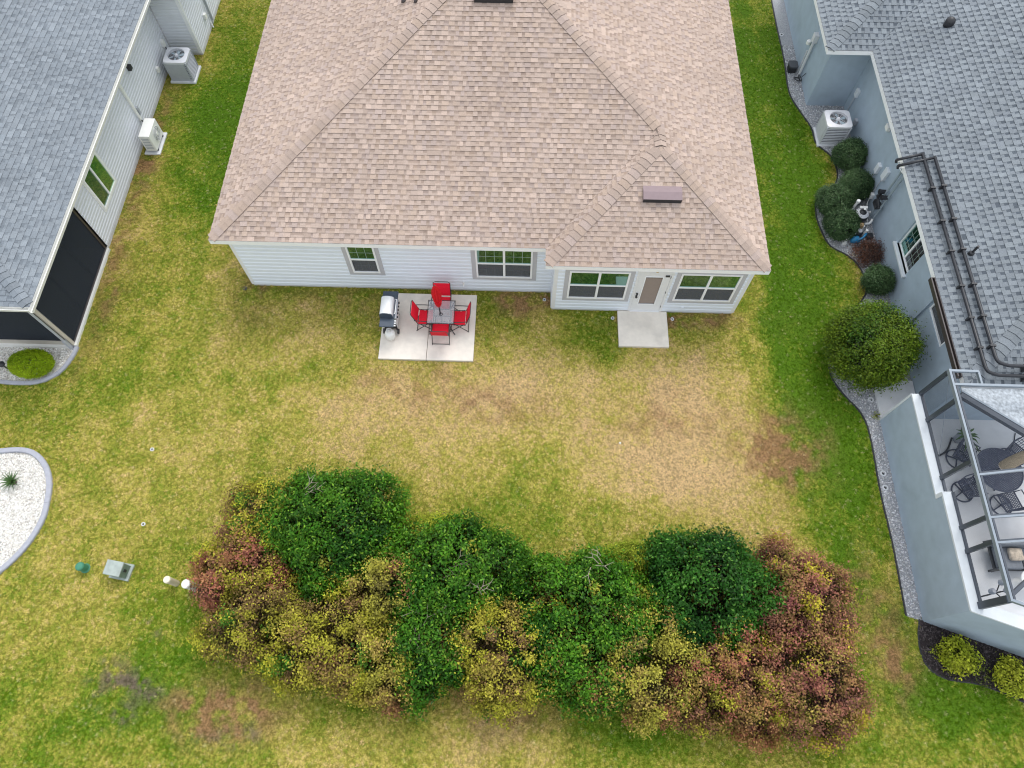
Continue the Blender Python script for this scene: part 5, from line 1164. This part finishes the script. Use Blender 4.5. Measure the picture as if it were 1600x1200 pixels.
# ------------------------------------------------------------------ utilities and lawn bits
def utilities():
    T = thing('utility_pedestal', 'small green utility stub on the lawn near the gray utility box', 'utility post', (-11.47, 3.2, 0))
    b = MB(); b.lathe(-11.47, 3.2, [(.13, -.02), (.13, .03), (.105, .05), (.10, .26)], 18); obj('body', b, 'green_box', T)
    b = MB(); b.lathe(-11.47, 3.2, [(.115, .26), (.115, .31), (.09, .34), (.03, .35)], 18); obj('cap', b, 'green_box', T)
    T = thing('utility_box', 'gray-green metal utility box with sloped lid on the lawn', 'utility box', (-10.47, 3.15, 0)); ang = -.16; c, s = math.cos(ang), math.sin(ang); q = lambda x, y, z: (-10.47+x*c-y*s, 3.15+x*s+y*c, z)
    def rb(b, x0, y0, z0, x1, y1, z1, zb=None):
        zb = zb or z1; b.poly([q(x0, y0, z0), q(x1, y0, z0), q(x1, y1, z0), q(x0, y1, z0), q(x0, y0, z1), q(x1, y0, z1), q(x1, y1, zb), q(x0, y1, zb)], [(0, 3, 2, 1), (4, 5, 6, 7), (0, 1, 5, 4), (1, 2, 6, 5), (2, 3, 7, 6), (3, 0, 4, 7)]); return b
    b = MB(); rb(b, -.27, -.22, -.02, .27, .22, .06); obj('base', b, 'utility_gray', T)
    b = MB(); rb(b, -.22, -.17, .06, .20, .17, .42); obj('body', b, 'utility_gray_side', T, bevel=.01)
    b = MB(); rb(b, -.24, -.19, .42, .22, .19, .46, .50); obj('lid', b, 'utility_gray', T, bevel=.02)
    b = MB(); rb(b, .20, -.03, .22, .23, .04, .32); obj('latch', b, 'black_metal', T)
    for nm, lab, x, y, r_, h, m in (('pipe_post', 'beige capped pipe post on the lawn beside the white post', -8.95, 2.88, .085, .60, 'cream_plastic'), ('pipe_post', 'white capped pipe post half under the russet shrub', -8.38, 2.77, .105, .72, 'white_plastic')):
        T = thing(nm, lab, 'post', (x, y, 0), 'capped pipe posts by the hedge'); b = MB(); b.lathe(x, y, [(r_, -.03), (r_, h-.06)], 22); obj('pipe', b, m, T, smooth=False)
        b = MB(); b.lathe(x, y, [(r_*1.1, h-.07), (r_*1.12, h-.01), (r_*.95, h+.015), (r_*.3, h+.02)], 22); obj('cap', b, m if m == 'white_plastic' else 'cream_cap', T, smooth=False)
    def ring(x, y, lab, R=.056, m='concrete_gray', z=.03, g='sprinkler rings set in the ground'):
        T = thing('sprinkler_ring', lab, 'sprinkler', (x, y, 0), g); b = MB(); b.lathe(x, y, [(R, -.02), (R, z), (R*.9, z+.012), (R*.62, z+.012), (R*.55, z-.02)], 18); obj('collar', b, m, T)
        b = MB(); b.lathe(x, y, [(R*.5, -.02), (R*.5, z-.012), (R*.2, z-.005)], 14); obj('sprinkler_head', b, 'black_metal', T)
    ring(-10.53, 6.60, 'pale sprinkler ring alone on the open lawn between gravel island and hedge'); ring(-10.23, 4.43, 'pale sprinkler ring on the lawn near the gray utility box')
    ring(.74, 12.0, 'sprinkler ring in the inner corner of the back wall'); ring(2.90, 11.38, 'sprinkler ring beside the stoop, on its window-wall inner side'); ring(4.78, 11.40, 'sprinkler ring beside the stoop, toward the outer house corner')
    ring(-8.92, 12.15, 'dark sprinkler ring at the house corner facing the sided neighbour', .07, 'unit_dark', .02); ring(10.52, 8.78, 'sprinkler ring in gray gravel next to the door pad', .085); ring(10.43, 6.48, 'sprinkler ring by the privacy wall, of a close pair the one toward the door pad', .085)
    ring(10.40, 6.06, 'sprinkler ring by the privacy wall, of a close pair the one toward the mulch', .085); ring(10.99, 14.05, 'cream sprinkler ring beside the dead brown shrub', .085, 'cream_cap'); ring(10.03, 24.6, 'sprinkler ring in gravel at the far end of the stucco wall', .085)
    b = MB(); r = random.Random(5)
    b.poly([(2.94, 7.16, .0), (3.0, 7.15, .0), (3.01, 7.21, .0), (2.94, 7.22, .0), (2.95, 7.17, .05), (2.99, 7.165, .05), (2.995, 7.20, .055), (2.95, 7.205, .05)], [(4, 5, 6, 7), (0, 1, 5, 4), (1, 2, 6, 5), (2, 3, 7, 6), (3, 0, 4, 7)]); tag(obj('litter_scrap', b, 'white_plastic'), 'tiny white scrap lying on the dry middle of the lawn', 'litter')
    T = thing('garden_light', 'black stake light in the white gravel at the porch', 'garden light', (-15.55, 9.05, 0)); b = MB(); b.lathe(-15.55, 9.05, [(.02, 0), (.02, .28), (.09, .30), (.10, .36), (.03, .40)], 14); obj('lamp_head', b, 'black_metal', T)
    b = MB(); b.tube([(-15.7, 9.55, .02), (-15.35, 9.35, .03)], .012, 6); obj('stake', b, 'black_metal', T)
mat('cream_cap', (.72, .66, .52), .5, var=.04)
utilities()
def pool_gear():
    T = thing('valve_canister', 'black lidded canister on gray gravel by the stucco corner', 'canister', (10.12, 22.62, 0))
    b = MB(); b.prism([(10.12+x, 22.62+y) for x, y in rrect(.15, .17, .06)], -.02, .24); obj('body', b, 'black_metal', T); b = MB(); b.prism([(10.12+x, 22.62+y) for x, y in rrect(.17, .19, .07)], .24, .32); obj('lid', b, 'unit_dark', T, bevel=.02)
    T = thing('pool_filter', 'black round pool filter with gray ring lid and white pipes', 'pool filter', (11.30, 15.42, 0)); x, y = 11.30, 15.42
    b = MB(); b.lathe(x, y, [(.20, -.02), (.24, .06), (.24, .36), (.21, .44)], 24); obj('tank', b, 'black_metal', T, smooth=False)
    b = MB(); b.lathe(x, y, [(.21, .43), (.22, .47), (.15, .52), (.12, .52)], 24); obj('clamp_ring', b, 'unit_light', T); b = MB(); b.lathe(x, y, [(.12, .5), (.11, .55), (.05, .60), (.035, .66)], 16); obj('dome', b, 'black_metal', T); b = MB(); b.lathe(x, y, [(.035, .66), (.05, .68), (.03, .70)], 10); obj('gauge', b, 'white_plastic', T)
    b = MB(); b.box(x-.08, y+.14, .46, x+.18, y+.23, .56); obj('name_plate', b, 'white_plastic', T)
    for pts in ([(11.45, 15.62, .2), (11.62, 15.68, .2), (11.70, 15.60, .3)], [(11.45, 15.20, .2), (11.62, 15.22, .2), (11.70, 15.32, .3)], [(11.10, 15.55, .25), (11.02, 15.62, .3), (11.08, 15.66, .75)], [(11.1, 15.5, .25), (10.95, 15.48, .2), (10.85, 15.42, .12)]):
        b = MB(); b.tube(smoothcurve(pts, 4), .042, 8); obj('pipe', b, 'white_plastic', T, smooth=True)
    b = MB(); b.lathe(11.08, 15.66, [(.06, .72), (.065, .80), (.05, .82)], 12); obj('pipe_cap', b, 'white_plastic', T)
    T = thing('pool_pump', 'blue and white pool pump with curved pipes on the gravel', 'pump', (11.1, 14.68, 0))
    b = MB(); b.tube(smoothcurve([(10.72, 14.50, .05), (10.80, 14.62, .18), (10.90, 14.70, .30), (11.02, 14.74, .28)], 4), .055, 9); obj('pipe', b, 'white_plastic', T, smooth=True)
    b = MB(); b.lathe(10.72, 14.49, [(.07, 0), (.075, .08), (.06, .10)], 12); obj('pipe_cap', b, 'white_plastic', T)
    b = MB(); b.tube([(10.90, 14.56, .13), (10.98, 14.57, .15), (11.12, 14.58, .15), (11.20, 14.58, .13)], [.09, .12, .12, .08], 12); obj('body', b, 'blue_plastic', T, smooth=True)
    b = MB(); b.tube(smoothcurve([(11.0, 14.56, .2), (11.15, 14.52, .22), (11.28, 14.60, .26), (11.38, 14.72, .3)], 4), .04, 8); obj('pipe', b, 'blue_plastic', T, smooth=True)
    b = MB(); b.lathe(11.17, 14.80, [(.13, .0), (.13, .28), (.10, .33)], 16); obj('motor', b, 'black_metal', T); b = MB(); b.lathe(11.17, 14.80, [(.085, .33), (.08, .35), (.02, .355)], 16); obj('motor_cap', b, 'unit_gray', T)
    b = MB(); b.tube([(11.36, 14.78, .05), (11.36, 14.76, .42)], .045, 8); b.tube([(11.30, 14.98, .1), (11.32, 14.99, .35)], .045, 8); obj('union', b, 'white_plastic', T)
    b = MB(); b.box(11.46, 14.66, 0, 11.68, 14.86, .16); obj('control_box', b, 'black_metal', T, bevel=.01); b = MB(); b.box(11.16, 14.94, .2, 11.30, 15.06, .42); obj('cover', b, 'tan_plastic', T, bevel=.01)
    b = MB(); b.tube([(11.62, 14.42, .04), (11.72, 14.44, .04), (11.78, 14.38, .04)], .025, 6); tag(obj('pipe_offcut', b, 'white_plastic'), 'short white pipe offcut lying beside the dead brown shrub', 'pipe')
pool_gear()

# ------------------------------------------------------------------ lanai furniture
def lanai_set():
    Z = .06; cx, cy, R = 13.22, 6.42, .62
    T = thing('dining_table', 'round dark cast-metal lattice table on the lanai floor', 'table', (cx, cy, Z))
    b = MB(); n = 15
    for i in range(-n, n+1):
        o = R*i/(n+.5); h = math.sqrt(max(R*R-o*o, 0))
        for ang in (.5, .5+math.pi/2):
            c, s = math.cos(ang), math.sin(ang); b.bar((cx+c*o-s*h, cy+s*o+c*h, Z+.72), (cx+c*o+s*h, cy+s*o-c*h, Z+.72 if ang < 1 else Z+.722), .026, .012)
    obj('lattice_top', b, 'table_iron', T)
    b = MB(); b.ring((cx, cy, Z+.72), R, .02, 36, 7); obj('rim', b, 'table_iron', T)
    for i in range(4):
        a = .5+i*math.pi/2; b = MB(); b.tube(smoothcurve([(cx+.38*math.cos(a), cy+.38*math.sin(a), Z+.7), (cx+.2*math.cos(a), cy+.2*math.sin(a), Z+.4), (cx+.42*math.cos(a), cy+.42*math.sin(a), Z+.01)], 4), .022, 7); obj('leg', b, 'table_iron', T)
    U = thing('closed_umbrella', 'closed tan woven umbrella standing in the lattice table', 'umbrella', (cx-.06, cy, Z)); ux, uy = cx-.06, cy
    b = MB(); b.tube([(ux, uy, Z), (ux, uy, Z+2.45)], .02, 8); obj('pole', b, 'table_iron', U)
    b = MB(); b.lathe(ux, uy, [(.10, Z+1.0), (.15, Z+1.05), (.16, Z+1.3), (.15, Z+1.7), (.11, Z+2.1), (.04, Z+2.4), (.01, Z+2.45)], 14); obj('canopy', b, 'wicker', U)
    for z in (1.02, 1.08): b = MB(); b.ring((ux, uy, Z+z), .13, .02, 16); obj('rib_end', b, 'cushion_stripe', U)
    def swivel(x, y, rz, lab):
        C = thing('swivel_chair', lab, 'chair', (x, y, Z), 'lattice swivel chairs around the lanai table'); mk = []
        def P(b, nm): 
            o = bpy.data.objects.new(nm, b.mesh(nm, 'table_iron')); COL.objects.link(o); o.parent = C
        b = MB(); b.ring((0, 0, .03), .29, .02, 30, 7); P(b, 'base_ring')
        for i in range(2): a = i*math.pi/2+.3; b = MB(); b.bar((-.29*math.cos(a), -.29*math.sin(a), .035+i*.006), (.29*math.cos(a), .29*math.sin(a), .035+i*.006), .03, .02); P(b, 'base_spoke')
        b = MB(); b.tube([(0, 0, .03), (0, 0, .38)], .035, 10); P(b, 'column')
        b = MB()
        for i in range(-5, 6): o = .045*i; b.bar((o, -.24, .42), (o, .24, .42), .018, .014); b.bar((-.24, o, .423), (.24, o, .423), .018, .014)
        P(b, 'seat')
        b = MB(); b.tube([(-.25, -.25, .42), (.25, -.25, .42), (.25, .25, .42), (-.25, .25, .42)], .015, 6, True); P(b, 'seat_rim')
        b = MB(); b.tube([(-.25, -.23, .42), (-.24, -.32, .85), (-.12, -.35, .96), (.12, -.35, .96), (.24, -.32, .85), (.25, -.23, .42)], .016, 7)
        for i in (-3, -2, -1, 0, 1, 2, 3): b.tube([(.06*i, -.24, .45), (.06*i, -.34, .93)], .008, 5)
        for z in (.55, .65, .75): b.tube([(-.25, -.24-(z-.42)*.2, z), (.25, -.24-(z-.42)*.2, z)], .008, 5)
        P(b, 'backrest')
        for s in (-1, 1): b = MB(); b.tube([(s*.25, -.29, .66), (s*.30, -.1, .66), (s*.30, .2, .64), (s*.26, .22, .44)], .016, 7); P(b, 'armrest')
        C.rotation_euler = (0, 0, rz)
    swivel(12.58, 6.95, -2.2, 'lattice swivel chair between the table and the hose'); swivel(12.50, 5.98, -1.25, 'lattice swivel chair on the privacy-wall side of the table'); swivel(13.48, 5.62, .25, 'lattice swivel chair on the sofa side of the table'); swivel(14.05, 7.02, 2.3, 'lattice swivel chair on the house side of the table')
    S = thing('patio_sofa', 'dark metal patio sofa with gray cushions near the lamp', 'sofa', (13.3, 4.1, Z))
    b = MB(); b.box(12.66, 3.78, Z+.22, 14.6, 4.46, Z+.28); obj('seat_frame', b, 'black_metal', S)
    for x in (12.68, 14.58):
        for y in (3.80, 4.44): b = MB(); b.box(x-.02, y-.02, Z, x+.02, y+.02, Z+.22); obj('leg', b, 'black_metal', S)
    for x in (12.62,): b = MB(); b.tube([(x, 4.46, Z+.1), (x, 4.46, Z+.58), (x, 3.80, Z+.58), (x, 3.80, Z+.1)], .018, 7); obj('armrest', b, 'black_metal', S)
    for y in (4.5, 3.74): b = MB(); b.bar((12.35, y-.06, Z+.58), (12.75, y+.03, Z+.58), .05, .03); obj('arm_cap', b, 'black_metal', S)
    for x0, x1 in ((12.70, 13.36), (13.40, 14.06)): b = MB(); b.box(x0, 3.80, Z+.28, x1, 4.36, Z+.42); obj('cushion', b, 'cushion', S, bevel=.04)
    b = MB(); b.box(12.70, 4.36, Z+.28, 14.5, 4.50, Z+.75); obj('back_cushion', b, 'cushion', S, bevel=.04)
    b = MB(); b.box(13.0, 4.0, Z+.42, 13.35, 4.33, Z+.56); tag(obj('throw_pillow', b, 'cushion_stripe', bevel=.05), 'small striped throw pillow on the gray sofa', 'pillow')
    D = thing('side_table', 'round white side table in front of the sofa', 'table', (13.42, 3.50, Z)); b = MB(); b.lathe(13.42, 3.50, [(.27, Z+.46), (.28, Z+.48), (.27, Z+.50)], 28); obj('top', b, 'white_plastic', D); b = MB(); b.lathe(13.42, 3.50, [(.18, Z), (.04, Z+.04), (.03, Z+.46)], 14); obj('pedestal', b, 'white_plastic', D)
    L = thing('lantern_stand', 'gray branching lantern stand in the lanai corner', 'lantern', (12.2, 3.1, Z)); b = MB(); b.tube([(12.25, 3.12, Z), (12.25, 3.12, Z+.9)], .02, 7); obj('stem', b, 'black_metal', L)
    for dx, dy, z in ((-.22, .0, .9), (.05, .22, .95), (.1, .02, 1.0), (.12, -.16, .85)):
        b = MB(); b.tube(smoothcurve([(12.25, 3.12, Z+.7), (12.25+dx*.7, 3.12+dy*.7, Z+z-.12), (12.25+dx, 3.12+dy, Z+z-.1)], 4), .015, 6); obj('arm', b, 'black_metal', L); b = MB(); b.lathe(12.25+dx, 3.12+dy, [(.03, Z+z-.1), (.075, Z+z-.04), (.08, Z+z+.05), (.05, Z+z+.1)], 12); obj('lantern', b, 'unit_gray', L)
    T = thing('potted_palm', 'slender potted palm under the diagonal roof edge', 'plant', (12.75, 7.55, Z)); b = MB(); b.lathe(12.75, 7.55, [(.12, Z), (.16, Z+.26), (.13, Z+.27)], 16); obj('pot', b, 'unit_gray', T); r = random.Random(3)
    for i in range(12):
        a = i*2.4; b = MB(); L_ = r.uniform(.35, .6)
        pts = [Vector((12.75+math.cos(a)*L_*t*.8, 7.55+math.sin(a)*L_*t*.8-.15*t, Z+.3+.7*t-.5*t*t)) for t in (0, .33, .66, 1)]; s = Vector((-math.sin(a), math.cos(a), 0))
        for j in range(3): w0, w1 = (.012, .035, .03, .004)[j], (.012, .035, .03, .004)[j+1]; b.face([pts[j]-s*w0, pts[j]+s*w0, pts[j+1]+s*w1, pts[j+1]-s*w1])
        obj('frond', b, 'palm', T)
lanai_set()
